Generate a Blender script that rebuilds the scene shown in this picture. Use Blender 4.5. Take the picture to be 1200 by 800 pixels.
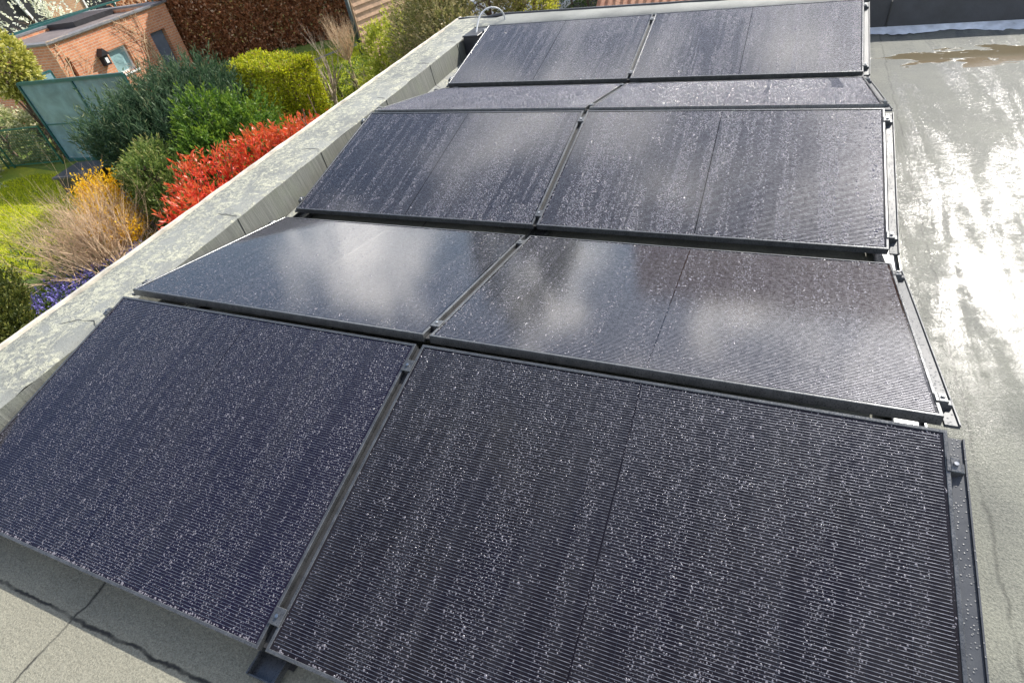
import bpy, math, random
import numpy as np
from mathutils import Vector, Matrix

for o in list(bpy.data.objects):
    bpy.data.objects.remove(o)
S = bpy.context.scene
COL = S.collection
RAD = math.radians

# ------------------------------------------------------------------ camera
cam_d = bpy.data.cameras.new("camera")
cam = bpy.data.objects.new("camera", cam_d)
COL.objects.link(cam)
cam.location = (1.1503, -0.2409, 1.6407)
cam.rotation_euler = (0.847409, 0.147337, 0.373448)
cam_d.sensor_width = 36.0
cam_d.lens = 19.966
cam_d.clip_start = 0.05
cam_d.clip_end = 2000
S.camera = cam

# ------------------------------------------------------------------ light
SUN_EL, SUN_AZ = 36.5, 22.0        # azimuth measured from +Y towards +X
sv = Vector((math.sin(RAD(SUN_AZ)) * math.cos(RAD(SUN_EL)),
             math.cos(RAD(SUN_AZ)) * math.cos(RAD(SUN_EL)),
             math.sin(RAD(SUN_EL))))
sun_d = bpy.data.lights.new("sun", 'SUN')
sun_d.energy = 4.9
sun_d.angle = RAD(0.55)
sun_d.color = (1.0, 0.95, 0.86)
sun = bpy.data.objects.new("sun", sun_d)
COL.objects.link(sun)
sun.rotation_euler = (-sv).to_track_quat('-Z', 'Y').to_euler()

world = bpy.data.worlds.new("World")
S.world = world
world.use_nodes = True
wn, wl = world.node_tree.nodes, world.node_tree.links
wn.clear()
w_out = wn.new('ShaderNodeOutputWorld')
w_bg = wn.new('ShaderNodeBackground')
w_bg.inputs['Strength'].default_value = 0.115
sky = wn.new('ShaderNodeTexSky')
sky.sky_type = 'NISHITA'
sky.sun_disc = False
sky.sun_elevation = RAD(SUN_EL)
sky.sun_rotation = RAD(SUN_AZ)
sky.air_density = 1.0
sky.dust_density = 0.6
sky.ozone_density = 1.5
# broken cumulus: noise on the sky dome, flattened with height like a cloud deck
w_tc = wn.new('ShaderNodeTexCoord')
w_sep = wn.new('ShaderNodeSeparateXYZ')
wl.new(w_tc.outputs['Generated'], w_sep.inputs[0])
w_add = wn.new('ShaderNodeMath'); w_add.operation = 'ADD'; w_add.inputs[1].default_value = 0.22
w_max = wn.new('ShaderNodeMath'); w_max.operation = 'MAXIMUM'; w_max.inputs[1].default_value = 0.0
wl.new(w_sep.outputs['Z'], w_max.inputs[0])
wl.new(w_max.outputs[0], w_add.inputs[0])
w_div = wn.new('ShaderNodeVectorMath'); w_div.operation = 'DIVIDE'
w_cmb = wn.new('ShaderNodeCombineXYZ')
for i in range(3):
    wl.new(w_add.outputs[0], w_cmb.inputs[i])
wl.new(w_tc.outputs['Generated'], w_div.inputs[0])
wl.new(w_cmb.outputs[0], w_div.inputs[1])
w_map = wn.new('ShaderNodeMapping')
w_map.inputs['Location'].default_value = (0.35, 0.1, 0.0)
wl.new(w_div.outputs[0], w_map.inputs[0])
w_no = wn.new('ShaderNodeTexNoise')
w_no.inputs['Scale'].default_value = 5.2
w_no.inputs['Detail'].default_value = 7
w_no.inputs['Roughness'].default_value = 0.55
w_no.inputs['Distortion'].default_value = 0.6
wl.new(w_map.outputs[0], w_no.inputs['Vector'])
w_cr = wn.new('ShaderNodeValToRGB')
w_cr.color_ramp.elements[0].position = 0.50
w_cr.color_ramp.elements[1].position = 0.78
w_sum = w_no.outputs['Fac']
for az_, el_, wd_, am_ in ((-41, 10, 6, .18), (-35, 13, 6, .22), (-33, 17, 4, .12), (-19, 15, 5, .24), (-22, 19, 4, .16), (-1, 15, 5, .24), (7, 14, 4, .20), (14, 17, 4, .15), (-14, 47, 9, .07), (-1, 48, 7, .08), (-22, 36, 9, .12), (5, 37, 9, .12), (-8, 27, 9, .14),
                           (-56, 13, 11, -.3), (-30, 21, 7, -.2), (-10, 17, 5, -.25), (-28, 15, 4, -.2), (-90, 50, 25, -.25), (20, 75, 22, -.2)):
    d_ = Vector((math.sin(RAD(az_)) * math.cos(RAD(el_)), math.cos(RAD(az_)) * math.cos(RAD(el_)), math.sin(RAD(el_))))
    w_dot = wn.new('ShaderNodeVectorMath'); w_dot.operation = 'DOT_PRODUCT'
    wl.new(w_tc.outputs['Generated'], w_dot.inputs[0]); w_dot.inputs[1].default_value = d_
    w_mr = wn.new('ShaderNodeMapRange'); w_mr.interpolation_type = 'SMOOTHSTEP'
    w_mr.inputs['From Min'].default_value = math.cos(RAD(wd_ * 1.3)); w_mr.inputs['From Max'].default_value = 1.0
    w_mr.inputs['To Min'].default_value = 0.0; w_mr.inputs['To Max'].default_value = am_ * (0.62 if am_ > 0 else 0.8)
    wl.new(w_dot.outputs['Value'], w_mr.inputs['Value'])
    w_a2 = wn.new('ShaderNodeMath'); w_a2.operation = 'ADD'
    wl.new(w_sum, w_a2.inputs[0]); wl.new(w_mr.outputs[0], w_a2.inputs[1])
    w_sum = w_a2.outputs[0]
wl.new(w_sum, w_cr.inputs[0])
w_mix = wn.new('ShaderNodeMix'); w_mix.data_type = 'RGBA'
wl.new(w_cr.outputs['Color'], w_mix.inputs['Factor'])
wl.new(sky.outputs[0], w_mix.inputs['A'])
w_mix.inputs['B'].default_value = (38.0, 36.5, 34.5, 1)
wl.new(w_mix.outputs['Result'], w_bg.inputs['Color'])
wl.new(w_bg.outputs[0], w_out.inputs[0])

vs = S.view_settings
vs.view_transform = 'Standard'
vs.look = 'None'
vs.exposure = 0.85
vs.gamma = 1.0
vs.use_curve_mapping = False
S.render.engine = 'CYCLES'
S.render.resolution_x, S.render.resolution_y = 1024, 682

# ------------------------------------------------------------------ helpers
def tag(o, label=None, cat=None, group=None, kind=None):
    if label: o['label'] = label
    if cat: o['category'] = cat
    if group: o['group'] = group
    if kind: o['kind'] = kind
    return o

def empty(name, loc=(0, 0, 0), rot=(0, 0, 0), **kw):
    o = bpy.data.objects.new(name, None)
    o.empty_display_size = 0.1
    COL.objects.link(o)
    o.location = loc
    o.rotation_euler = rot
    return tag(o, **kw)

class MB:
    """collects faces for ONE mesh object"""
    def __init__(self):
        self.v, self.f, self.m = [], [], []
    def add(self, verts, faces, mi=0):
        b = len(self.v)
        self.v += [tuple(p) for p in verts]
        for f in faces:
            self.f.append([i + b for i in f]); self.m.append(mi)
        return self
    def box(self, x0, x1, y0, y1, z0, z1, mi=0, bev=0.0):
        if x0 > x1: x0, x1 = x1, x0
        if y0 > y1: y0, y1 = y1, y0
        if bev <= 0:
            vs_ = [(x, y, z) for z in (z0, z1) for y in (y0, y1) for x in (x0, x1)]
            return self.add(vs_, [(0, 2, 3, 1), (4, 5, 7, 6), (0, 1, 5, 4), (2, 6, 7, 3), (0, 4, 6, 2), (1, 3, 7, 5)], mi)
        b = bev
        lo = [(x0, y0, z0), (x1, y0, z0), (x1, y1, z0), (x0, y1, z0)]
        mid = [(x0, y0, z1 - b), (x1, y0, z1 - b), (x1, y1, z1 - b), (x0, y1, z1 - b)]
        top = [(x0 + b, y0 + b, z1), (x1 - b, y0 + b, z1), (x1 - b, y1 - b, z1), (x0 + b, y1 - b, z1)]
        fs = [(3, 2, 1, 0), (8, 9, 10, 11)]
        for k in range(4):
            n = (k + 1) % 4
            fs += [(k, n, 4 + n, 4 + k), (4 + k, 4 + n, 8 + n, 8 + k)]
        return self.add(lo + mid + top, fs, mi)
    def tube(self, pts, rads, n=6, mi=0, cap=True):
        pts = [Vector(p) for p in pts]
        if not hasattr(rads, '__len__'): rads = [rads] * len(pts)
        base = len(self.v)
        ref = None
        for i, p in enumerate(pts):
            d = (pts[min(i + 1, len(pts) - 1)] - pts[max(i - 1, 0)])
            if d.length < 1e-9: d = Vector((0, 0, 1))
            d.normalize()
            if ref is None:
                ref = d.orthogonal().normalized()
            else:
                ref = ref - d * ref.dot(d)
                ref = ref.normalized() if ref.length > 1e-6 else d.orthogonal().normalized()
            u = d.cross(ref)
            for k in range(n):
                a = 2 * math.pi * k / n
                self.v.append(tuple(p + (ref * math.cos(a) + u * math.sin(a)) * rads[i]))
        for i in range(len(pts) - 1):
            for k in range(n):
                a, b_ = base + i * n + k, base + i * n + (k + 1) % n
                self.f.append([a, b_, b_ + n, a + n]); self.m.append(mi)
        if cap:
            self.f.append([base + k for k in range(n)][::-1]); self.m.append(mi)
            e = base + (len(pts) - 1) * n
            self.f.append([e + k for k in range(n)]); self.m.append(mi)
        return self
    def bar(self, a, b, w, h, mi=0):
        """rectangular bar from a to b, w across, h upright"""
        a, b = Vector(a), Vector(b)
        d = (b - a).normalized()
        up = Vector((0, 0, 1)) if abs(d.z) < 0.95 else Vector((0, 1, 0))
        s = d.cross(up).normalized(); u = s.cross(d)
        vs_ = [p + s * sx * w / 2 + u * su * h / 2 for p in (a, b) for sx, su in ((-1, -1), (1, -1), (1, 1), (-1, 1))]
        return self.add(vs_, [(0, 1, 2, 3), (7, 6, 5, 4), (0, 4, 5, 1), (1, 5, 6, 2), (2, 6, 7, 3), (3, 7, 4, 0)], mi)
    def build(self, name, mats, parent=None, smooth=False, **kw):
        me = bpy.data.meshes.new(name)
        me.from_pydata(self.v, [], self.f)
        if not isinstance(mats, (list, tuple)): mats = [mats]
        for m in mats: me.materials.append(m)
        me.polygons.foreach_set('material_index', self.m)
        if smooth: me.polygons.foreach_set('use_smooth', [True] * len(self.f))
        me.update()
        o = bpy.data.objects.new(name, me)
        COL.objects.link(o)
        if parent: o.parent = parent
        return tag(o, **kw)

def np_mesh(name, V, F, mats, parent=None, tint=None, smooth=False, **kw):
    """fast mesh from numpy arrays; F is (n,k)"""
    me = bpy.data.meshes.new(name)
    V = np.asarray(V, np.float32); F = np.asarray(F, np.int32)
    me.vertices.add(len(V)); me.vertices.foreach_set('co', V.ravel())
    k = F.shape[1]
    me.loops.add(F.size); me.loops.foreach_set('vertex_index', F.ravel())
    me.polygons.add(len(F))
    me.polygons.foreach_set('loop_start', np.arange(0, F.size, k, dtype=np.int32))
    if smooth: me.polygons.foreach_set('use_smooth', np.ones(len(F), bool))
    if not isinstance(mats, (list, tuple)): mats = [mats]
    for m in mats: me.materials.append(m)
    if tint is not None:
        at = me.attributes.new('tint', 'FLOAT', 'POINT')
        at.data.foreach_set('value', np.asarray(tint, np.float32))
    me.update(calc_edges=True)
    o = bpy.data.objects.new(name, me)
    COL.objects.link(o)
    if parent: o.parent = parent
    return tag(o, **kw)

# ------------------------------------------------------------------ materials
class NT:
    def __init__(self, name):
        self.m = bpy.data.materials.new(name)
        self.m.use_nodes = True
        self.n, self.l = self.m.node_tree.nodes, self.m.node_tree.links
        self.b = self.n['Principled BSDF']
        self.out = self.n['Material Output']
    def node(self, t, **kw):
        x = self.n.new(t)
        for k, v in kw.items(): setattr(x, k, v)
        return x
    def set(self, **kw):
        for k, v in kw.items():
            i = self.b.inputs[k.replace('_', ' ')]
            if hasattr(v, 'is_output'): self.l.new(v, i)
            else: i.default_value = v
        return self
    def coord(self, kind='Object', scale=(1, 1, 1), loc=(0, 0, 0), rot=(0, 0, 0)):
        tc = self.node('ShaderNodeTexCoord'); mp = self.node('ShaderNodeMapping')
        mp.inputs['Scale'].default_value = scale
        mp.inputs['Location'].default_value = loc
        mp.inputs['Rotation'].default_value = rot
        self.l.new(tc.outputs[kind], mp.inputs[0])
        return mp.outputs[0]
    def noise(self, vec, scale, detail=4, rough=0.55, dist=0.0):
        x = self.node('ShaderNodeTexNoise')
        x.inputs['Scale'].default_value = scale; x.inputs['Detail'].default_value = detail
        x.inputs['Roughness'].default_value = rough; x.inputs['Distortion'].default_value = dist
        self.l.new(vec, x.inputs['Vector'])
        return x.outputs['Fac']
    def voro(self, vec, scale, feat='F1', out='Distance', rnd=1.0):
        x = self.node('ShaderNodeTexVoronoi', feature=feat)
        x.inputs['Scale'].default_value = scale; x.inputs['Randomness'].default_value = rnd
        self.l.new(vec, x.inputs['Vector'])
        return x.outputs[out]
    def ramp(self, fac, stops, interp='LINEAR'):
        x = self.node('ShaderNodeValToRGB'); r = x.color_ramp; r.interpolation = interp
        while len(r.elements) < len(stops): r.elements.new(0.5)
        for e, (p, c) in zip(r.elements, stops):
            e.position = p
            e.color = (c, c, c, 1) if not hasattr(c, '__len__') else (*c[:3], 1)
        self.l.new(fac, x.inputs[0])
        return x.outputs[0]
    def math(self, op, a, b=0.0, c=0.0):
        x = self.node('ShaderNodeMath', operation=op)
        for i, v in enumerate((a, b, c)):
            if hasattr(v, 'is_output'): self.l.new(v, x.inputs[i])
            else: x.inputs[i].default_value = v
        return x.outputs[0]
    def mix(self, fac, a, b, mode='MIX'):
        x = self.node('ShaderNodeMix', data_type='RGBA', blend_type=mode)
        for k, v in (('Factor', fac), ('A', a), ('B', b)):
            if hasattr(v, 'is_output'): self.l.new(v, x.inputs[k])
            elif k == 'Factor': x.inputs[k].default_value = v
            else: x.inputs[k].default_value = (*v[:3], 1)
        return x.outputs['Result']
    def bump(self, h, strength=0.3, dist=0.01, prev=None):
        x = self.node('ShaderNodeBump')
        x.inputs['Strength'].default_value = strength; x.inputs['Distance'].default_value = dist
        self.l.new(h, x.inputs['Height'])
        if prev is not None: self.l.new(prev, x.inputs['Normal'])
        return x.outputs[0]
    def attr(self, name):
        return self.node('ShaderNodeAttribute', attribute_name=name).outputs['Fac']

def plain(name, col, rough=0.6, metal=0.0, noise=0.15, scale=12.0, bump=0.0):
    t = NT(name)
    v = t.coord()
    n = t.noise(v, scale, 5)
    lo = [c * (1 - noise) for c in col]; hi = [min(1, c * (1 + noise)) for c in col]
    t.set(Base_Color=t.ramp(n, [(0.3, lo), (0.7, hi)]), Metallic=metal,
          Roughness=t.ramp(n, [(0.3, max(0.02, rough - 0.08)), (0.7, min(1, rough + 0.08))]))
    if bump: t.set(Normal=t.bump(t.noise(v, scale * 6, 4), bump, 0.01))
    return t.m

def leaf_mat(name, stops, transl=0.35, rough=0.55, spec=0.3):
    t = NT(name)
    col = t.ramp(t.attr('tint'), stops)
    t.set(Base_Color=col, Roughness=rough)
    t.b.inputs['Specular IOR Level'].default_value = spec
    tr = t.node('ShaderNodeBsdfTranslucent'); t.l.new(col, tr.inputs[0])
    mx = t.node('ShaderNodeMixShader'); mx.inputs[0].default_value = transl
    t.l.new(t.b.outputs[0], mx.inputs[1]); t.l.new(tr.outputs[0], mx.inputs[2])
    t.l.new(mx.outputs[0], t.out.inputs[0])
    return t.m

M = {}
# black solar cells behind textured glass
def mat_cells(name='solar_glass', c1=(0.0062, 0.0042, 0.0066), c2=(0.0092, 0.0068, 0.0066)):
    t = NT(name)
    oi = t.node('ShaderNodeObjectInfo')
    v = t.coord()
    off = t.node('ShaderNodeVectorMath', operation='ADD')
    sc = t.node('ShaderNodeVectorMath', operation='SCALE'); sc.inputs[3].default_value = 1.0
    cm = t.node('ShaderNodeCombineXYZ')
    t.l.new(t.math('MULTIPLY', oi.outputs['Random'], 37.0), cm.inputs[0])
    t.l.new(v, off.inputs[0]); t.l.new(cm.outputs[0], off.inputs[1])
    st = t.node('ShaderNodeMapping'); st.inputs['Scale'].default_value = (16, 0.9, 1)
    t.l.new(off.outputs[0], st.inputs[0])
    streak = t.noise(st.outputs[0], 1.0, 5, 0.6)
    sm = t.noise(off.outputs[0], 3.0, 4)
    fine = t.noise(off.outputs[0], 260.0, 2)
    base = t.mix(t.ramp(sm, [(0.35, 0.0), (0.65, 1.0)]), c1, c2)
    dust = t.ramp(streak, [(0.45, 0.0), (0.62, 1.0)])
    base = t.mix(t.math('MULTIPLY', dust, 0.35), base, (0.024, 0.022, 0.024))
    t.set(Base_Color=base, Roughness=t.ramp(streak, [(0.35, 0.035), (0.65, 0.075)]))
    t.set(Normal=t.bump(fine, 0.05, 0.002))
    t.b.inputs['IOR'].default_value = 1.41
    return t.m
M['cells'] = mat_cells()
# violet sky reflection of the nearest left panel, put into its cell colour
M['cells_skytint'] = mat_cells('sky_tinted_solar_glass', (0.0070, 0.0050, 0.0135), (0.0100, 0.0074, 0.0150))
M['gap'] = plain('cell_gap', (0.005, 0.004, 0.006), 0.12, 0.0, 0.1)
M['gap'].node_tree.nodes['Principled BSDF'].inputs['IOR'].default_value = 1.38
M['cellgap'] = plain('half_cell_gap', (0.014, 0.0135, 0.018), 0.2, 0.0, 0.2)
M['wire'] = plain('cell_wire', (0.33, 0.33, 0.36), 0.38, 1.0, 0.35, 55)

def mat_frame():
    t = NT('black_anodised_frame')
    v = t.coord()
    n = t.noise(v, 25, 5); d = t.noise(v, 180, 3)
    t.set(Base_Color=t.ramp(n, [(0.3, (0.07, 0.073, 0.078)), (0.7, (0.13, 0.134, 0.14))]),
          Roughness=t.ramp(d, [(0.35, 0.22), (0.65, 0.42)]), Normal=t.bump(d, 0.12, 0.003))
    t.b.inputs['Metallic'].default_value = 0.6
    return t.m
M['frame'] = mat_frame()

def mat_plate():
    t = NT('dark_wet_plate')
    v = t.coord()
    n = t.noise(v, 14, 5); d = t.voro(v, 90)
    t.set(Base_Color=t.ramp(n, [(0.3, (0.03, 0.034, 0.044)), (0.7, (0.05, 0.055, 0.064))]), Metallic=0.1,
          Roughness=t.ramp(n, [(0.3, 0.42), (0.7, 0.56)]),
          Normal=t.bump(t.ramp(d, [(0.0, 1.0), (0.3, 0.0)]), 0.4, 0.004))
    return t.m
M['plate'] = mat_plate()
M['steel'] = plain('galvanised_steel', (0.42, 0.43, 0.42), 0.42, 0.9, 0.2, 30)
M['bolt'] = plain('clamp_bolt', (0.5, 0.5, 0.5), 0.3, 1.0, 0.15, 60)
M['rubber'] = plain('black_rubber', (0.02, 0.02, 0.022), 0.6, 0.0, 0.2, 40)

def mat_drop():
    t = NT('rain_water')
    t.set(Base_Color=(0.185, 0.175, 0.20, 1), Roughness=0.15)  # milky base colour stands in for sunlight gathered inside the drops
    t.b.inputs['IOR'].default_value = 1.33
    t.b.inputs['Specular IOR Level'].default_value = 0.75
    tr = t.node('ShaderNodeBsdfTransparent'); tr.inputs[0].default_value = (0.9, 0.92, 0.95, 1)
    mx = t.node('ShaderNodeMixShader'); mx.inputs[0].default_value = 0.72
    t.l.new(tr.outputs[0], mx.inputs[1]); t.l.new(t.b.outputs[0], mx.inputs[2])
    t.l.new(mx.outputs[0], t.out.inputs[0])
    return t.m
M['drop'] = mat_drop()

def mat_roof():
    """old bitumen felt, granular, partly covered by a film of rain water"""
    t = NT('bitumen_felt')
    v = t.coord()
    sep = t.node('ShaderNodeSeparateXYZ'); t.l.new(v, sep.inputs[0])
    X, Y = sep.outputs[0], sep.outputs[1]
    gran = t.noise(v, 150, 3, 0.8)
    g2 = t.noise(v, 48, 3, 0.65)
    big = t.noise(v, 2.2, 5, 0.6, 0.4)
    # water film: long tongues running along the fall of the roof
    vm = t.coord('Object', (6.5, 0.95, 1), (1.7, 0.3, 0), (0, 0, RAD(5)))
    film = t.noise(vm, 1.0, 6, 0.6, 0.9)
    film2 = t.noise(t.coord('Object', (1, 1.6, 1)), 15.0, 6, 0.72, 0.3)
    f = t.math('ADD', t.math('MULTIPLY', film, 0.66), t.math('MULTIPLY', film2, 0.34))
    side = t.math('SMOOTH_MIN', t.math('MAXIMUM', t.math('MULTIPLY', t.math('SUBTRACT', X, 1.3), 1.5), 0.0), 1.0, 0.2)
    front = t.math('MINIMUM', t.math('MAXIMUM', t.math('MULTIPLY', t.math('SUBTRACT', Y, 0.95), 0.85), 0.0), 1.0)
    wetzone = t.math('MULTIPLY', side, front)
    # extra patch of water film, added to strengthen the sun glare there
    px_, py_ = t.math('DIVIDE', t.math('SUBTRACT', X, 2.2), 0.55), t.math('DIVIDE', t.math('SUBTRACT', Y, 1.85), 0.85)
    glare_film = t.math('MAXIMUM', t.math('SUBTRACT', 1.0, t.math('ADD', t.math('MULTIPLY', px_, px_), t.math('MULTIPLY', py_, py_))), 0.0)
    f = t.math('ADD', f, t.math('MULTIPLY', glare_film, 0.075))
    wet = t.math('MULTIPLY', t.ramp(f, [(0.485, 0.0), (0.60, 1.0)]), wetzone)
    # brown silty puddle below the rear parapet
    dx = t.math('DIVIDE', t.math('SUBTRACT', X, 2.62), 0.75)
    dy = t.math('DIVIDE', t.math('SUBTRACT', Y, 5.36), 0.24)
    rr = t.math('ADD', t.math('MULTIPLY', dx, dx), t.math('MULTIPLY', dy, dy))
    rr = t.math('ADD', rr, t.math('MULTIPLY', t.math('SUBTRACT', t.noise(t.coord('Object', (2.2, 5.5, 1)), 1.6, 4, 0.6, 0.5), 0.5), 4.5))
    pud = t.ramp(rr, [(0.60, 1.0), (0.72, 0.0)])
    dryc = t.mix(t.ramp(big, [(0.35, 0.0), (0.65, 1.0)]), (0.115, 0.122, 0.108), (0.215, 0.222, 0.182))
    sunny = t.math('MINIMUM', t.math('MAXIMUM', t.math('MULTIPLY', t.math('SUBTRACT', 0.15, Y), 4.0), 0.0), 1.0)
    dryc = t.mix(t.math('MULTIPLY', sunny, 0.6), dryc, (0.30, 0.275, 0.195))  # sunlit warmth in front of the panels, mixed into the felt colour
    dryc = t.mix(t.ramp(gran, [(0.32, 0.0), (0.68, 1.0)]), t.mix(0.5, dryc, (0.03, 0.03, 0.03)), t.mix(0.35, dryc, (0.34, 0.33, 0.28)))
    wetc = t.mix(0.80, dryc, (0.046, 0.050, 0.049))
    col = t.mix(t.math('MINIMUM', t.math('ADD', t.math('MULTIPLY', wetzone, 0.5), t.math('MULTIPLY', wet, 0.45)), 1.0), dryc, wetc)
    # torch seams: dark bitumen bleed lines every metre along X, cross joints
    wob = t.math('MULTIPLY', t.math('SUBTRACT', t.noise(v, 9, 4), 0.5), 0.05)
    s1 = t.math('ABSOLUTE', t.math('ADD', t.math('SUBTRACT', Y, -0.115), wob))
    s2 = t.math('ABSOLUTE', t.math('ADD', t.math('SUBTRACT', X, 1.935), wob))
    s3 = t.math('ABSOLUTE', t.math('ADD', t.math('SUBTRACT', X, 3.1), wob))
    s4 = t.math('ABSOLUTE', t.math('ADD', t.math('SUBTRACT', X, -0.80), wob))
    seam = t.math('MAXIMUM', t.ramp(s1, [(0.003, 1.0), (0.008, 0.0)]),
                  t.math('MAXIMUM', t.math('MULTIPLY', t.ramp(s2, [(0.002, 1.0), (0.008, 0.0)]), 0.4),
                         t.math('MAXIMUM', t.ramp(s3, [(0.003, 1.0), (0.012, 0.0)]), t.ramp(s4, [(0.002, 1.0), (0.006, 0.0)]))))
    seam = t.math('MULTIPLY', seam, t.ramp(t.noise(v, 5, 3), [(0.36, 0.2), (0.5, 1.0)]))
    col = t.mix(seam, col, (0.018, 0.018, 0.018))
    col = t.mix(pud, col, (0.115, 0.095, 0.06))
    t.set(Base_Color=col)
    t.set(Roughness=t.mix(pud, t.ramp(gran, [(0.3, 0.70), (0.7, 0.90)]), (0.04, 0.04, 0.04)))
    t.b.inputs['Specular IOR Level'].default_value = 0.25
    npud = t.math('SUBTRACT', 1.0, t.math('MULTIPLY', pud, 0.985))
    h = t.math('ADD', t.math('MULTIPLY', gran, 0.8), t.math('MULTIPLY', g2, 0.9))
    h = t.math('SUBTRACT', t.math('MULTIPLY', h, npud), t.math('MULTIPLY', seam, 0.5))
    t.set(Normal=t.bump(h, 0.7, 0.006))
    # rain film as a clear coat: rippled tongues glare widely, still films mirror sharply
    t.set(Coat_Weight=t.math('MULTIPLY', t.math('MULTIPLY', wetzone, t.math('SUBTRACT', 1.0, pud)), t.math('MULTIPLY', t.math('ADD', 0.10, t.math('MULTIPLY', wet, 0.9)), t.ramp(gran, [(0.35, 0.35), (0.6, 1.0)]))),
          Coat_Roughness=t.mix(wet, (0.13, 0.13, 0.13), t.ramp(film2, [(0.35, 0.11), (0.65, 0.22)])))
    t.b.inputs['Coat IOR'].default_value = 1.36
    cb = t.bump(t.math('MULTIPLY', t.math('ADD', t.math('ADD', t.math('MULTIPLY', g2, 0.5), t.math('MULTIPLY', gran, 0.7)), t.math('MULTIPLY', t.voro(v, 75, 'SMOOTH_F1'), 0.8)), npud), 0.34, 0.005)
    t.l.new(cb, t.b.inputs['Coat Normal'])
    return t.m
M['roof'] = mat_roof()

def mat_parapet(top=True):
    t = NT('lichened_parapet_felt' if top else 'streaked_upstand_felt')
    v = t.coord()
    gran = t.noise(v, 170, 3, 0.75)
    if top:
        sep = t.node('ShaderNodeSeparateXYZ'); t.l.new(v, sep.inputs[0])
        a = t.noise(t.coord('Object', (1.0, 0.6, 1)), 11, 7, 0.68, 0.5)
        b = t.noise(v, 2.1, 4, 0.6)
        c = t.noise(v, 75, 5, 0.72)
        d = t.noise(v, 33, 5, 0.7, 0.4)
        # lichen grows thicker towards the outer edge of the parapet
        outer = t.math('MULTIPLY', t.math('SUBTRACT', t.math('MULTIPLY', sep.outputs[1], -0.043), t.math('ADD', sep.outputs[0], 1.92)), 0.30)
        lich = t.math('MULTIPLY', t.ramp(t.math('ADD', a, outer), [(0.42, 0.0), (0.54, 1.0)]), t.ramp(d, [(0.42, 0.0), (0.56, 1.0)]))
        col = t.ramp(b, [(0.35, (0.13, 0.136, 0.128)), (0.65, (0.215, 0.222, 0.205))])
        col = t.mix(lich, col, t.ramp(c, [(0.35, (0.28, 0.283, 0.22)), (0.62, (0.43, 0.42, 0.325))]))
        col = t.mix(t.ramp(c, [(0.30, 0.9), (0.43, 0.0)]), col, (0.06, 0.062, 0.05))
        a = t.math('ADD', t.math('MULTIPLY', a, 0.4), t.math('MULTIPLY', lich, 0.35))
        h = t.math('ADD', t.math('MULTIPLY', a, 1.4), t.math('MULTIPLY', gran, 0.35))
    else:
        a = t.noise(t.coord('Object', (1, 60, 2.2)), 1.3, 6, 0.7)
        c = t.noise(v, 6, 5)
        col = t.ramp(a, [(0.30, (0.075, 0.077, 0.068)), (0.5, (0.115, 0.118, 0.103)), (0.70, (0.165, 0.167, 0.145))])
        col = t.mix(t.ramp(c, [(0.45, 0.0), (0.7, 0.5)]), col, (0.13, 0.145, 0.10))
        h = t.math('ADD', t.math('MULTIPLY', a, 0.7), t.math('MULTIPLY', gran, 0.4))
    col = t.mix(t.ramp(gran, [(0.3, 0.35), (0.55, 0.0)]), col, (0.05, 0.05, 0.045))
    t.set(Base_Color=col, Roughness=0.72, Normal=t.bump(h, 0.6, 0.008))
    return t.m
M['ptop'] = mat_parapet(True)
M['pface'] = mat_parapet(False)
M['pblack'] = plain('black_wet_bitumen', (0.030, 0.031, 0.036), 0.55, 0, 0.35, 9, 0.25)
M['seamline'] = plain('bitumen_joint', (0.022, 0.022, 0.02), 0.5, 0, 0.2, 40)
M['drip'] = plain('roof_edge_trim', (0.55, 0.50, 0.42), 0.5, 0.25, 0.35, 7)
M['dripdark'] = plain('dark_roof_edge', (0.03, 0.03, 0.035), 0.4, 0.3, 0.2, 9)
M['cant'] = plain('pale_cant_strip', (0.50, 0.53, 0.58), 0.35, 0, 0.25, 14, 0.4)

def mat_brick(name, c1, c2, mortar, scale=1.0):
    t = NT(name)
    tc = t.node('ShaderNodeTexCoord')
    # box mapping by normal so that every wall gets upright courses
    sep = t.node('ShaderNodeSeparateXYZ'); t.l.new(tc.outputs['Object'], sep.inputs[0])
    u = t.math('ADD', sep.outputs[0], sep.outputs[1])
    cm = t.node('ShaderNodeCombineXYZ'); t.l.new(u, cm.inputs[0]); t.l.new(sep.outputs[2], cm.inputs[1])
    br = t.node('ShaderNodeTexBrick')
    t.l.new(cm.outputs[0], br.inputs['Vector'])
    br.inputs['Color1'].default_value = (*c1, 1); br.inputs['Color2'].default_value = (*c2, 1)
    br.inputs['Mortar'].default_value = (*mortar, 1)
    br.inputs['Scale'].default_value = scale
    br.inputs['Mortar Size'].default_value = 0.010
    br.inputs['Brick Width'].default_value = 0.22; br.inputs['Row Height'].default_value = 0.075
    n = t.noise(tc.outputs['Object'], 1.7, 5); n2 = t.noise(tc.outputs['Object'], 14, 4)
    col = t.mix(t.ramp(n, [(0.35, 0.0), (0.7, 0.45)]), br.outputs['Color'], [c * 0.55 for c in c1])
    col = t.mix(t.ramp(n2, [(0.3, 0.3), (0.5, 0.0)]), col, (0.10, 0.05, 0.035))
    t.set(Base_Color=col, Roughness=0.85, Normal=t.bump(br.outputs['Fac'], -0.4, 0.01))
    return t.m
M['brick'] = mat_brick('orange_brick', (0.60, 0.25, 0.115), (0.47, 0.17, 0.085), (0.48, 0.36, 0.27))
M['brick2'] = mat_brick('tan_brick', (0.52, 0.30, 0.16), (0.42, 0.22, 0.11), (0.42, 0.35, 0.27))
M['brickdark'] = mat_brick('house_brick', (0.30, 0.14, 0.09), (0.22, 0.10, 0.07), (0.3, 0.26, 0.22))

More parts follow.
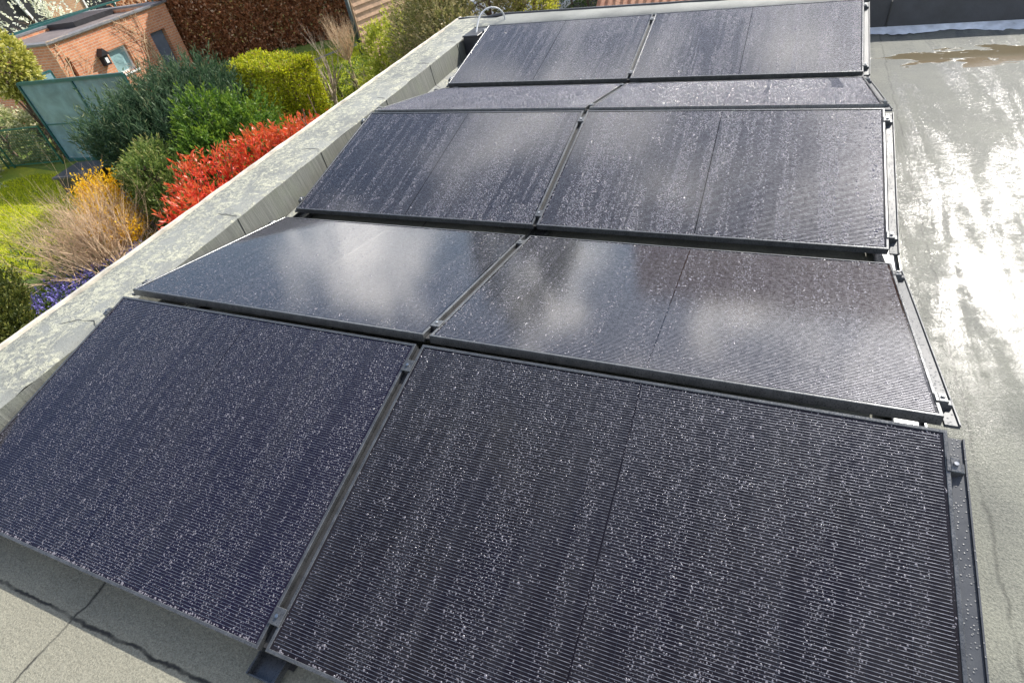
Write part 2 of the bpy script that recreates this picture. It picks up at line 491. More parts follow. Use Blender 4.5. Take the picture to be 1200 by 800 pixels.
def mat_ground():
    t = NT('garden_ground')
    v = t.coord()
    sep = t.node('ShaderNodeSeparateXYZ'); t.l.new(v, sep.inputs[0])
    n = t.noise(v, 0.35, 5); n2 = t.noise(v, 3.0, 5); n3 = t.noise(v, 40, 4, 0.65)
    grass = t.mix(t.ramp(n2, [(0.3, 0.0), (0.7, 1.0)]), (0.075, 0.135, 0.015), (0.16, 0.20, 0.02))
    grass = t.mix(t.ramp(n3, [(0.3, 0.5), (0.6, 0.0)]), grass, (0.03, 0.06, 0.01))
    soil = t.mix(n3, (0.022, 0.018, 0.013), (0.06, 0.048, 0.033))
    soil = t.mix(t.ramp(n2, [(0.5, 0.0), (0.62, 0.7)]), soil, (0.03, 0.05, 0.014))
    # planting beds along the building, lawn beyond
    wob = t.math('MULTIPLY', t.math('SUBTRACT', n2, 0.5), 1.6)
    bed = t.math('ADD', t.math('ADD', sep.outputs[0], t.math('MULTIPLY', sep.outputs[1], -0.18)), wob)
    bedm = t.ramp(t.math('MULTIPLY_ADD', bed, 0.1, 1.22), [(0.20, 0.0), (0.26, 1.0)])
    col = t.mix(bedm, grass, soil)
    t.set(Base_Color=col, Roughness=0.9, Normal=t.bump(n3, 0.6, 0.05))
    return t.m
M['ground'] = mat_ground()
def mat_lawn():
    t = NT('lawn_turf')
    v = t.coord()
    n2 = t.noise(v, 1.4, 5); n3 = t.noise(v, 30, 4, 0.65)
    grass = t.mix(t.ramp(n2, [(0.35, 0.0), (0.65, 1.0)]), (0.19, 0.25, 0.012), (0.36, 0.36, 0.016))
    grass = t.mix(t.ramp(n3, [(0.3, 0.5), (0.6, 0.0)]), grass, (0.04, 0.08, 0.008))
    t.set(Base_Color=grass, Roughness=0.85, Normal=t.bump(n3, 0.6, 0.04))
    return t.m
M['lawn'] = mat_lawn()
M['paving'] = plain('pale_paving', (0.50, 0.49, 0.47), 0.7, 0, 0.15, 5, 0.2)
M['bark'] = plain('bark', (0.11, 0.075, 0.05), 0.85, 0, 0.4, 30, 0.4)
M['twig'] = plain('tan_twigs', (0.52, 0.37, 0.23), 0.75, 0, 0.35, 18)
M['twigpale'] = plain('grey_brown_twigs', (0.34, 0.27, 0.20), 0.75, 0, 0.35, 18)
M['teal'] = plain('teal_painted_steel', (0.012, 0.075, 0.075), 0.4, 0.1, 0.2, 12)
M['greenwire'] = plain('green_coated_wire', (0.015, 0.10, 0.065), 0.4, 0.2, 0.2, 20)
M['darkpost'] = plain('dark_green_post', (0.012, 0.022, 0.018), 0.5, 0.1, 0.2, 20)
M['slate'] = plain('dark_slate_lid', (0.035, 0.036, 0.042), 0.55, 0, 0.3, 9, 0.2)
M['felt'] = plain('brown_grey_roof_felt', (0.13, 0.105, 0.10), 0.8, 0, 0.25, 4, 0.2)
M['zinc'] = plain('grey_roof_capping', (0.17, 0.17, 0.175), 0.5, 0.3, 0.2, 8)
M['white'] = plain('white_paint', (0.72, 0.72, 0.70), 0.5, 0, 0.08, 10)
M['doorgrey'] = plain('grey_painted_door', (0.11, 0.125, 0.155), 0.5, 0, 0.15, 6)
M['black'] = plain('black_paint', (0.018, 0.018, 0.022), 0.45, 0, 0.2, 12)
M['cable'] = plain('grey_conduit', (0.42, 0.43, 0.44), 0.45, 0, 0.1, 40)
M['wood'] = plain('brown_fence_boards', (0.44, 0.28, 0.18), 0.75, 0, 0.25, 7, 0.2)
M['dirt'] = plain('dry_leaf_litter', (0.10, 0.07, 0.045), 0.9, 0, 0.5, 40, 0.5)

def mat_glass(name, col, rough=0.08, alpha=0.6):
    t = NT(name)
    v = t.coord(); n = t.noise(v, 2.0, 6, 0.65, 0.4)
    t.set(Base_Color=t.ramp(n, [(0.35, [c * 0.6 for c in col]), (0.65, col)]), Roughness=rough)
    tr = t.node('ShaderNodeBsdfTransparent'); tr.inputs[0].default_value = (0.75, 0.85, 0.87, 1)
    mx = t.node('ShaderNodeMixShader'); mx.inputs[0].default_value = alpha
    t.l.new(tr.outputs[0], mx.inputs[1]); t.l.new(t.b.outputs[0], mx.inputs[2])
    t.l.new(mx.outputs[0], t.out.inputs[0])
    return t.m
M['screen'] = mat_glass('misted_glazing', (0.17, 0.27, 0.31), 0.15, 0.8)
M['pane'] = mat_glass('pale_window_glass', (0.30, 0.46, 0.47), 0.08, 0.92)
M['panedark'] = mat_glass('dark_window_glass', (0.03, 0.04, 0.05), 0.05, 0.95)

def mat_tile():
    t = NT('terracotta_tiles')
    v = t.coord()
    w = t.node('ShaderNodeTexWave', wave_type='BANDS', bands_direction='X')
    w.inputs['Scale'].default_value = 1.6; t.l.new(v, w.inputs[0])
    n = t.noise(v, 5, 5)
    t.set(Base_Color=t.ramp(n, [(0.3, (0.33, 0.13, 0.07)), (0.7, (0.52, 0.27, 0.16))]), Roughness=0.8,
          Normal=t.bump(w.outputs['Fac'], 0.9, 0.06))
    return t.m
M['tile'] = mat_tile()

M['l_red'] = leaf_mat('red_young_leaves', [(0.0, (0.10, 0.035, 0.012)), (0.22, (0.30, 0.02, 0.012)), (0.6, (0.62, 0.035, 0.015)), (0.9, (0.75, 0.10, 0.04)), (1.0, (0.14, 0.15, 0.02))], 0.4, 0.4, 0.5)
M['l_juniper'] = leaf_mat('blue_green_needles', [(0.0, (0.018, 0.045, 0.022)), (0.5, (0.045, 0.095, 0.045)), (0.85, (0.11, 0.16, 0.08)), (1.0, (0.24, 0.25, 0.13))], 0.3)
M['l_fir'] = leaf_mat('fresh_green_sprays', [(0.0, (0.025, 0.065, 0.012)), (0.5, (0.085, 0.17, 0.018)), (1.0, (0.22, 0.31, 0.03))], 0.4)
M['l_cypress'] = leaf_mat('dark_green_sprays', [(0.0, (0.02, 0.05, 0.012)), (0.5, (0.075, 0.13, 0.024)), (0.9, (0.18, 0.24, 0.05)), (1.0, (0.30, 0.28, 0.10))], 0.35)
M['l_olivecon'] = leaf_mat('dark_olive_sprays', [(0.0, (0.02, 0.035, 0.008)), (0.5, (0.055, 0.075, 0.014)), (0.9, (0.16, 0.17, 0.03)), (1.0, (0.26, 0.22, 0.06))], 0.3)
M['l_box'] = leaf_mat('lime_hedge_leaves', [(0.0, (0.06, 0.085, 0.008)), (0.45, (0.30, 0.34, 0.014)), (0.85, (0.62, 0.60, 0.02)), (1.0, (0.30, 0.19, 0.06))], 0.4)
M['l_beech'] = leaf_mat('dry_brown_leaves', [(0.0, (0.10, 0.035, 0.018)), (0.45, (0.40, 0.17, 0.08)), (0.85, (0.62, 0.33, 0.18)), (1.0, (0.72, 0.52, 0.36))], 0.5)
M['l_yellow'] = leaf_mat('yellow_blossom', [(0.0, (0.42, 0.22, 0.006)), (0.5, (0.76, 0.46, 0.008)), (1.0, (0.86, 0.60, 0.02))], 0.4)
M['l_varieg'] = leaf_mat('yellow_green_leaves', [(0.0, (0.06, 0.09, 0.012)), (0.4, (0.26, 0.28, 0.04)), (0.8, (0.56, 0.52, 0.11)), (1.0, (0.72, 0.67, 0.30))], 0.3, 0.45, 0.4)
M['l_thuja'] = leaf_mat('lime_thuja_sprays', [(0.0, (0.06, 0.10, 0.012)), (0.5, (0.26, 0.31, 0.03)), (1.0, (0.56, 0.55, 0.07))], 0.4)
M['l_olive'] = leaf_mat('olive_brown_leaves', [(0.0, (0.04, 0.055, 0.012)), (0.45, (0.17, 0.18, 0.05)), (0.75, (0.30, 0.25, 0.11)), (1.0, (0.44, 0.37, 0.20))], 0.4)
M['l_ivy'] = leaf_mat('ivy_leaves', [(0.0, (0.05, 0.07, 0.02)), (0.4, (0.20, 0.24, 0.08)), (0.8, (0.42, 0.44, 0.20)), (1.0, (0.60, 0.56, 0.36))], 0.35, 0.4, 0.45)
M['l_white'] = leaf_mat('cream_blossom', [(0.0, (0.20, 0.23, 0.10)), (0.35, (0.60, 0.60, 0.42)), (1.0, (0.82, 0.82, 0.70))], 0.3)
M['l_purple'] = leaf_mat('violet_flower_spikes', [(0.0, (0.13, 0.10, 0.34)), (0.6, (0.26, 0.22, 0.62)), (1.0, (0.46, 0.42, 0.82))], 0.3)
M['l_grass'] = leaf_mat('grass_blades', [(0.0, (0.12, 0.18, 0.012)), (0.5, (0.50, 0.54, 0.016)), (1.0, (0.74, 0.70, 0.03))], 0.5)
M['l_lowgreen'] = leaf_mat('low_hedge_leaves', [(0.0, (0.05, 0.10, 0.012)), (0.5, (0.12, 0.20, 0.022)), (1.0, (0.24, 0.31, 0.04))], 0.3)

# ------------------------------------------------------------------ foliage tools
def unit(a):
    return a / np.maximum(np.linalg.norm(a, axis=-1, keepdims=True), 1e-9)

def lump_field(rng, k=14, amp=0.25, sharp=6.0):
    d = unit(rng.normal(size=(k, 3))); a = rng.uniform(-0.6, 1.0, k) * amp
    def f(n):
        return 1.0 + (np.exp(sharp * (n @ d.T - 1.0)) * a).sum(-1)
    return f

def blob_points(rng, n, c, r, lumps=0.28, k=16, inner=0.55, sharp=7.0, flat=None):
    """points in the outer shell of a lumpy ellipsoid, with outward directions"""
    d = unit(rng.normal(size=(n, 3)))
    f = lump_field(rng, k, lumps, sharp)(d)
    s = f * (inner + (1 - inner) * rng.random(n) ** 0.5)
    if flat: d = np.sign(d) * np.abs(d) ** flat; 
    return np.asarray(c) + d * s[:, None] * np.asarray(r), unit(d / np.asarray(r))

def box_points(rng, n, c, h, rot=0.0, jit=0.05, inner=0.12):
    """points near the surface of a clipped box hedge: c centre, h half sizes"""
    h = np.asarray(h, float)
    areas = np.array([h[1] * h[2], h[1] * h[2], h[0] * h[2], h[0] * h[2], h[0] * h[1], h[0] * h[1] * 0.2])
    fc = rng.choice(6, n, p=areas / areas.sum())
    p = rng.uniform(-1, 1, (n, 3))
    nn = np.zeros((n, 3))
    for k, (ax, sg) in enumerate(((0, 1), (0, -1), (1, 1), (1, -1), (2, 1), (2, -1))):
        m = fc == k
        p[m, ax] = sg; nn[m, ax] = sg
    wav = 0.5 * np.sin(p[:, [0]] * 5 * h[0] + 2 * p[:, [1]] * h[1]) + 0.5 * np.sin(p[:, [2]] * 4 + 3 * p[:, [1]] * h[1] + 1)
    # soften the box corners
    q = p * h
    rr = min(0.35, 0.45 * h.min())
    inn = np.clip(q, -(h - rr), h - rr); dv = q - inn
    L = np.linalg.norm(dv, axis=1, keepdims=True)
    q = np.where(L > rr, inn + dv / np.maximum(L, 1e-6) * rr, q)
    nn = np.where(L > 1e-4, unit(dv), nn)
    q = q + nn * (jit * wav + rng.normal(0, jit * 0.6, (n, 1)) - np.abs(rng.normal(0, inner, (n, 1))))
    c_, s_ = math.cos(rot), math.sin(rot)
    R = np.array([[c_, -s_, 0], [s_, c_, 0], [0, 0, 1]])
    return q @ R.T + np.asarray(c), nn @ R.T

def leaf_mesh(name, P, A, rng, ln, wd, mat, parent, tint=None, jit=0.5, bend=0.2, **kw):
    """one diamond leaf (two triangles bent along the rib) per point P, pointing along A"""
    n = len(P)
    A = unit(A + rng.normal(0, jit, (n, 3)))
    B = unit(np.cross(A, rng.normal(size=(n, 3))))
    N = np.cross(A, B)
    L = ln * rng.uniform(0.6, 1.35, (n, 1)); W = wd * rng.uniform(0.7, 1.3, (n, 1))
    v0 = P
    v1 = P + A * L * 0.45 + B * W * 0.5 + N * L * bend * 0.3
    v2 = P + A * L
    v3 = P + A * L * 0.45 - B * W * 0.5 + N * L * bend * 0.3
    V = np.stack([v0, v1, v2, v3], 1).reshape(-1, 3)
    i = np.arange(n) * 4
    F = np.concatenate([np.stack([i, i + 1, i + 2], 1), np.stack([i, i + 2, i + 3], 1)])
    if tint is None: tint = rng.random(n)
    return np_mesh(name, V, F, mat, parent, np.repeat(np.clip(tint, 0, 1), 4), **kw)

def spray_points(rng, P, A, m, length, spread):
    """turn every point into a little spray: m leaves along a twig of the given length"""
    n = len(P)
    tw = unit(A + rng.normal(0, spread, (n, 3)))
    t = np.linspace(0, 1, m)
    L = length * rng.uniform(0.6, 1.4, (n, 1, 1))
    Q = P[:, None, :] + tw[:, None, :] * (t[None, :, None] * L)
    side = rng.normal(0, 1, (n, m, 3)) * 0.7
    D = unit(tw[:, None, :] + side * (1 - 0.5 * t[None, :, None]))
    return Q.reshape(-1, 3), D.reshape(-1, 3), np.repeat(np.arange(n), m), np.tile(t, n)

def grow(mb, rng, base, d, length, r, depth, n=5, spread=0.6, up=0.15, kids=(2, 4), segs=3):
    """recursive bare branch"""
    pts, rads = [Vector(base)], [r]
    d = Vector(d).normalized()
    p = Vector(base)
    for s in range(segs):
        d = (d + Vector(rng.normal(0, 0.13, 3)) + Vector((0, 0, up * 0.3))).normalized()
        p = p + d * (length / segs)
        pts.append(p.copy()); rads.append(r * (1 - 0.5 * (s + 1) / segs))
    mb.tube(pts, rads, n if depth > 1 else 3, cap=False)
    if depth <= 0: return
    for k in range(rng.integers(kids[0], kids[1] + 1)):
        i = int(rng.integers(1, len(pts)))
        dd = (d + Vector(rng.normal(0, spread, 3)) + Vector((0, 0, up))).normalized()
        grow(mb, rng, pts[i], dd, length * rng.uniform(0.5, 0.85), rads[i] * 0.62, depth - 1, n, spread, up, kids, segs)

def trunk(mb, rng, base, top, r0, r1, limbs, crown_c, crown_r, n=8):
    base, top = Vector(base), Vector(top)
    pts = [base.lerp(top, t) + Vector(rng.normal(0, 0.02, 3)) for t in np.linspace(0, 1, 6)]
    mb.tube(pts, list(np.linspace(r0, r1, 6)), n, cap=False)
    for k in range(limbs):
        t = rng.uniform(0.25, 0.95); p = base.lerp(top, t)
        d = unit(rng.normal(size=3)); d[2] = abs(d[2]) * 0.5
        q = Vector(np.asarray(crown_c) + d * np.asarray(crown_r) * 0.75)
        mid = p.lerp(q, 0.5) + Vector((0, 0, 0.05))
        mb.tube([p, mid, q], [r0 * 0.45, r0 * 0.3, r0 * 0.1], 5, cap=False)

GZ = -3.0          # garden level
RZ = -0.11         # roof membrane level
TILT = RAD(11.23)
PW, PD, PT = 1.722, 1.126, 0.035
GAPX, GR, GV = 0.0267, 0.054, 0.115
CT, SN = PD * math.cos(TILT), PD * math.sin(TILT)

# ================================================================== GROUND
g = MB()
g.add([(-600, -600, GZ), (600, -600, GZ), (600, 600, GZ), (-600, 600, GZ)], [(0, 1, 2, 3)])
g.build('ground', M['ground'], kind='structure')

def sheet(name, pts, z, mat, kind='structure', **kw):
    return MB().add([(x, y, z) for x, y in pts], [tuple(range(len(pts)))]).build(name, mat, kind=kind, **kw)
sheet('lawn', [(-24, 1.0), (-11.6, 3.2), (-10.6, 4.6), (-11.6, 6.2), (-14.4, 8.0), (-17.5, 8.3), (-24, 7.4)], GZ + 0.006, M['lawn'])
sheet('garden_path', [(-24, 5.2), (-17.3, 6.6), (-16.3, 7.25), (-17.4, 7.5), (-24, 6.4)], GZ + 0.012, M['paving'])
sheet('driveway', [(-10.5, 19.8), (-6.1, 18.2), (-5.4, 34), (-12.5, 36)], GZ + 0.008, M['paving'])
sheet('side_lawn', [(-13.0, 12.6), (-9.6, 11.6), (-8.6, 15), (-10.5, 19.5), (-15.5, 17.2)], GZ + 0.006, M['lawn'])

# ================================================================== BUILDING UNDER THE PANELS
bld = empty('flat_roofed_building', (0, 0, GZ), label='building under the solar panels with a grey bitumen flat roof and low parapet', cat='building')
def bpart(mb, name, mat, **kw):
    o = mb.build(name, mat, bld, **kw)
    o.matrix_parent_inverse = Matrix.Translation((0, 0, -GZ))
    return o
# parapet plan (slightly out of square with the panel rows, as in the photo)
def lx_in(y): return -1.775 - 0.0455 * y       # inner top edge of the left parapet
def lx_out(y): return -2.205 - 0.0395 * y      # outer edge
PTZ = 0.13
YF, YB = -3.2, 6.13
roof = MB()
nx, ny = 60, 60
xs = np.linspace(-2.2, 9.0, nx); ys = np.linspace(YF, YB + 0.12, ny)
rv = []
for y in ys:
    for x_ in xs:
        z = RZ
        # the felt is not dead flat: a soft swelling in front of the first row
        z += 0.010 * math.exp(-((y + 0.40 + 0.05 * x_) / 0.16) ** 2) * (1 if x_ < 1.2 else 0.4)
        z += 0.004 * math.sin(x_ * 2.1 + 0.7) * math.sin(y * 1.3)
        rv.append((x_, y, z))
rf = [(j * nx + i, j * nx + i + 1, (j + 1) * nx + i + 1, (j + 1) * nx + i) for j in range(ny - 1) for i in range(nx - 1)]
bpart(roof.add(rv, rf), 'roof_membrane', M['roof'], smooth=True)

# left parapet: sloped inner upstand, lichened top, metal drip edge
def strip_along_y(fa, fb, za, zb, ya, yb, n=40, wob=0.0, seed=1):
    rng = np.random.default_rng(seed)
    mb = MB(); vv = []
    for t in np.linspace(ya, yb, n):
        w = rng.normal(0, wob)
        vv += [(fa(t), t, za + w), (fb(t), t, zb + w * 0.6)]
    mb.add(vv, [(2 * i, 2 * i + 1, 2 * i + 3, 2 * i + 2) for i in range(n - 1)])
    return mb
face = strip_along_y(lambda y: lx_in(y) + 0.005, lambda y: lx_in(y) + 0.035, PTZ - 0.012, RZ + 0.045, YF, YB, 80, 0.0012, 3)
bpart(face, 'parapet_upstand', M['pface'], smooth=True)
fil = strip_along_y(lambda y: lx_in(y) + 0.035, lambda y: lx_in(y) + 0.105, RZ + 0.045, RZ + 0.003, YF, YB, 80, 0.002, 5)
bpart(fil, 'parapet_fillet', M['ptop'], smooth=True)
rng = np.random.default_rng(11)
top = MB(); tv = []
cols = [0.0, 0.03, 0.25, 0.5, 0.75, 0.96, 1.0]
hts = [-0.012, 0.0, 0.006, 0.010, 0.008, 0.002, -0.006]
n = 120
for t in np.linspace(YF, 6.66, n):
    for c_, h_ in zip(cols, hts):
        yb_ = t
        x_ = (lx_in(t) + 0.005) * (1 - c_) + lx_out(t) * c_
        tv.append((x_, yb_, PTZ + h_ + rng.normal(0, 0.0022)))
k = len(cols)
top.add(tv, [(j * k + i, (j + 1) * k + i, (j + 1) * k + i + 1, j * k + i + 1) for j in range(n - 1) for i in range(k - 1)])
bpart(top, 'parapet_top', M['ptop'], smooth=True)
# overlap joints of the parapet felt
for yj in (0.95, 2.02, 2.98, 4.02, 4.93, 5.62):
    rngj = np.random.default_rng(int(yj * 100))
    pts = []
    for c_ in np.linspace(0.0, 0.62, 9):
        pts.append(Vector((lx_in(yj) * (1 - c_) + lx_out(yj) * c_, yj + 0.02 * math.sin(c_ * 7) + rngj.normal(0, 0.006) - 0.10 * max(0, c_ - 0.4), PTZ + 0.006)))
    jn = MB(); jn.tube(pts, [0.0016] * 7 + [0.001, 0.0005], 4)
    jn.tube([(lx_in(yj) + 0.006, yj, PTZ - 0.01), (lx_in(yj) + 0.022, yj - 0.012, 0.02), (lx_in(yj) + 0.036, yj - 0.02, RZ + 0.045), (lx_in(yj) + 0.10, yj - 0.025, RZ + 0.006)], 0.0032, 4)
    bpart(jn, 'felt_joint', M['seamline'])

dr = MB()
dv = []
rngd = np.random.default_rng(2)
for t in np.linspace(YF, 6.68, 90):
    w = rngd.normal(0, 0.0015)
    xo = lx_out(t)
    dv += [(xo + 0.004, t, PTZ - 0.008), (xo + 0.002, t, PTZ + 0.012 + w), (xo - 0.020, t, PTZ + 0.012 + w), (xo - 0.022, t, PTZ - 0.09)]
dr.add(dv, [(j * 4 + i, j * 4 + i + 1, (j + 1) * 4 + i + 1, (j + 1) * 4 + i) for j in range(89) for i in range(3)])
bpart(dr, 'drip_edge', M['drip'])

# rear parapet
def yb_in(x_): return 6.15
def yb_out(x_): return 6.475 - 0.045 * (x_ - 0.16)
RTZ = 0.155
rear = MB(); rvv = []
xs2 = np.linspace(-2.46, 9.0, 90)
rng = np.random.default_rng(21)
for x_ in xs2:
    for c_, h_ in ((0, -0.015), (0.06, 0.0), (0.5, 0.006), (0.93, 0.0), (1.0, -0.004)):
        rvv.append((x_, yb_in(x_) * (1 - c_) + yb_out(x_) * c_, RTZ + h_ + rng.normal(0, 0.002) - (0.022 if x_ < -1.9 else 0)))
rear.add(rvv, [(j * 5 + i, (j + 1) * 5 + i, (j + 1) * 5 + i + 1, j * 5 + i + 1) for j in range(89) for i in range(4)])
bpart(rear, 'rear_parapet_top', M['ptop'], smooth=True)
rin = MB(); riv = []
for x_ in np.linspace(-2.05, 9.0, 60):
    riv += [(x_, 6.15, RTZ - 0.015), (x_, 6.135, 0.02), (x_, 6.12, RZ - 0.02)]
rin.add(riv, [(j * 3 + i, j * 3 + i + 1, (j + 1) * 3 + i + 1, (j + 1) * 3 + i) for j in range(59) for i in range(2)])
bpart(rin, 'rear_upstand', M['pblack'])
for xj in (1.98, 3.0, 4.0):
    bpart(MB().box(xj, xj + 0.008, 6.112, 6.128, RZ + 0.03, RTZ - 0.03), 'upstand_joint', M['seamline'])
rd = MB()
rdv = []
for x_ in np.linspace(-2.48, 9.0, 60):
    yo = yb_out(x_)
    rdv += [(x_, yo - 0.006, RTZ - 0.006 - (0.022 if x_ < -1.9 else 0)), (x_, yo, RTZ + 0.013 - (0.022 if x_ < -1.9 else 0)), (x_, yo + 0.02, RTZ + 0.013 - (0.022 if x_ < -1.9 else 0)), (x_, yo + 0.022, RTZ - 0.1)]
rd.add(rdv, [(j * 4 + i, j * 4 + i + 1, (j + 1) * 4 + i + 1, (j + 1) * 4 + i) for j in range(59) for i in range(3)])
bpart(rd, 'rear_drip_edge', M['dripdark'])
# pale cant strip with a ragged edge along the foot of the rear upstand
rng = np.random.default_rng(31)
cv = MB(); pv = []
xx = np.linspace(1.74, 9.0, 260)
wd_ = 0.13 + 0.03 * np.sin(xx * 2.1) + rng.normal(0, 0.014, 260) + 0.03 * np.sin(xx * 9 + 1)
for x_, w in zip(xx, wd_):
    pv += [(x_, 6.117, RZ + 0.035), (x_, 6.117 - w * 0.5, RZ + 0.024), (x_, 6.117 - w, RZ + 0.004)]
cv.add(pv, [(j * 3 + i, j * 3 + i + 1, (j + 1) * 3 + i + 1, (j + 1) * 3 + i) for j in range(259) for i in range(2)])
bpart(cv, 'upstand_foot', M['cant'], smooth=True)
# brick walls below
wl_ = MB()
wl_.add([(lx_out(YF) + 0.05, YF, GZ), (9.0, YF, GZ), (9.0, 6.05, GZ), (lx_out(6.6) + 0.05, 6.40, GZ),
         (lx_out(YF) + 0.05, YF, -0.2), (9.0, YF, -0.2), (9.0, 6.05, -0.2), (lx_out(6.6) + 0.05, 6.40, -0.2)],
        [(0, 1, 5, 4), (1, 2, 6, 5), (2, 3, 7, 6), (3, 0, 4, 7), (4, 5, 6, 7)])
bpart(wl_, 'wall', M['brickdark'])
fa = MB()
fa.add([(lx_out(YF) - 0.005, YF, 0.10), (lx_out(6.68) - 0.005, 6.62, 0.10), (lx_out(YF) - 0.005, YF, -0.25), (lx_out(6.68) - 0.005, 6.62, -0.25)], [(0, 1, 3, 2)])
bpart(fa, 'fascia', M['dripdark'])

# ================================================================== SOLAR PANELS
def frame_mesh():
    mb = MB()
    prof = [(0.0, -PT), (0.0, -0.0014), (0.0014, 0.0), (0.0095, 0.0), (0.0105, -0.001), (0.0105, -0.008)]
    def ring(o, z):
        a, b = PW / 2 - o, o
        return [(-a, b, z), (a, b, z), (a, PD - o, z), (-a, PD - o, z)]
    vv = []
    for o, z in prof: vv += ring(o, z)
    vv += ring(0.028, -PT)
    L = len(prof)
    fs = []
    for i in range(L - 1):
        for k in range(4):
            kn = (k + 1) % 4
            fs.append((i * 4 + k, i * 4 + kn, (i + 1) * 4 + kn, (i + 1) * 4 + k))
    for k in range(4):
        kn = (k + 1) % 4
        fs.append((L * 4 + k, L * 4 + kn, kn, k))
    mb.add(vv, fs)
    return mb
def cells_mesh():
    mb = MB()
    zc = -0.0030
    x0 = PW / 2 - 0.0104; y0, y1 = 0.0104, PD - 0.0104
    cg = 0.0013
    mb.add([(-x0, y0, zc), (-cg, y0, zc), (-cg, y1, zc), (-x0, y1, zc)], [(0, 1, 2, 3)], 0)
    mb.add([(cg, y0, zc), (x0, y0, zc), (x0, y1, zc), (cg, y1, zc)], [(0, 1, 2, 3)], 0)
    mb.add([(-cg, y0, zc), (cg, y0, zc), (cg, y1, zc), (-cg, y1, zc)], [(0, 1, 2, 3)], 1)
    # fine wires, ten to a cell row, as low ridges along the long side
    w, h = 0.00068, 0.00050
    for r in range(6):
        ya = 0.018 + r * 0.1818
        for q in range(20):
            y = ya + 0.0045 + q * 0.00909
            for xa, xb in ((-x0 + 0.008, -0.0028), (0.0028, x0 - 0.008)):
                vv = []
                for x_ in (xa, xb):
                    vv += [(x_, y - w, zc + 0.0002), (x_, y - w * 0.55, zc + 0.0002 + h * 0.8), (x_, y + w * 0.55, zc + 0.0002 + h * 0.8), (x_, y + w, zc + 0.0002)]
                mb.add(vv, [(0, 4, 5, 1), (1, 5, 6, 2), (2, 6, 7, 3)], 2)
    # thin gaps between the half cells
    for q in range(1, 9):
        for sg in (-1, 1):
            xg = sg * (0.006 + q * 0.0938)
            mb.add([(xg - 0.0007, y0, zc + 0.0001), (xg + 0.0007, y0, zc + 0.0001), (xg + 0.0007, y1, zc + 0.0001), (xg - 0.0007, y1, zc + 0.0001)], [(0, 1, 2, 3)], 3)
    return mb

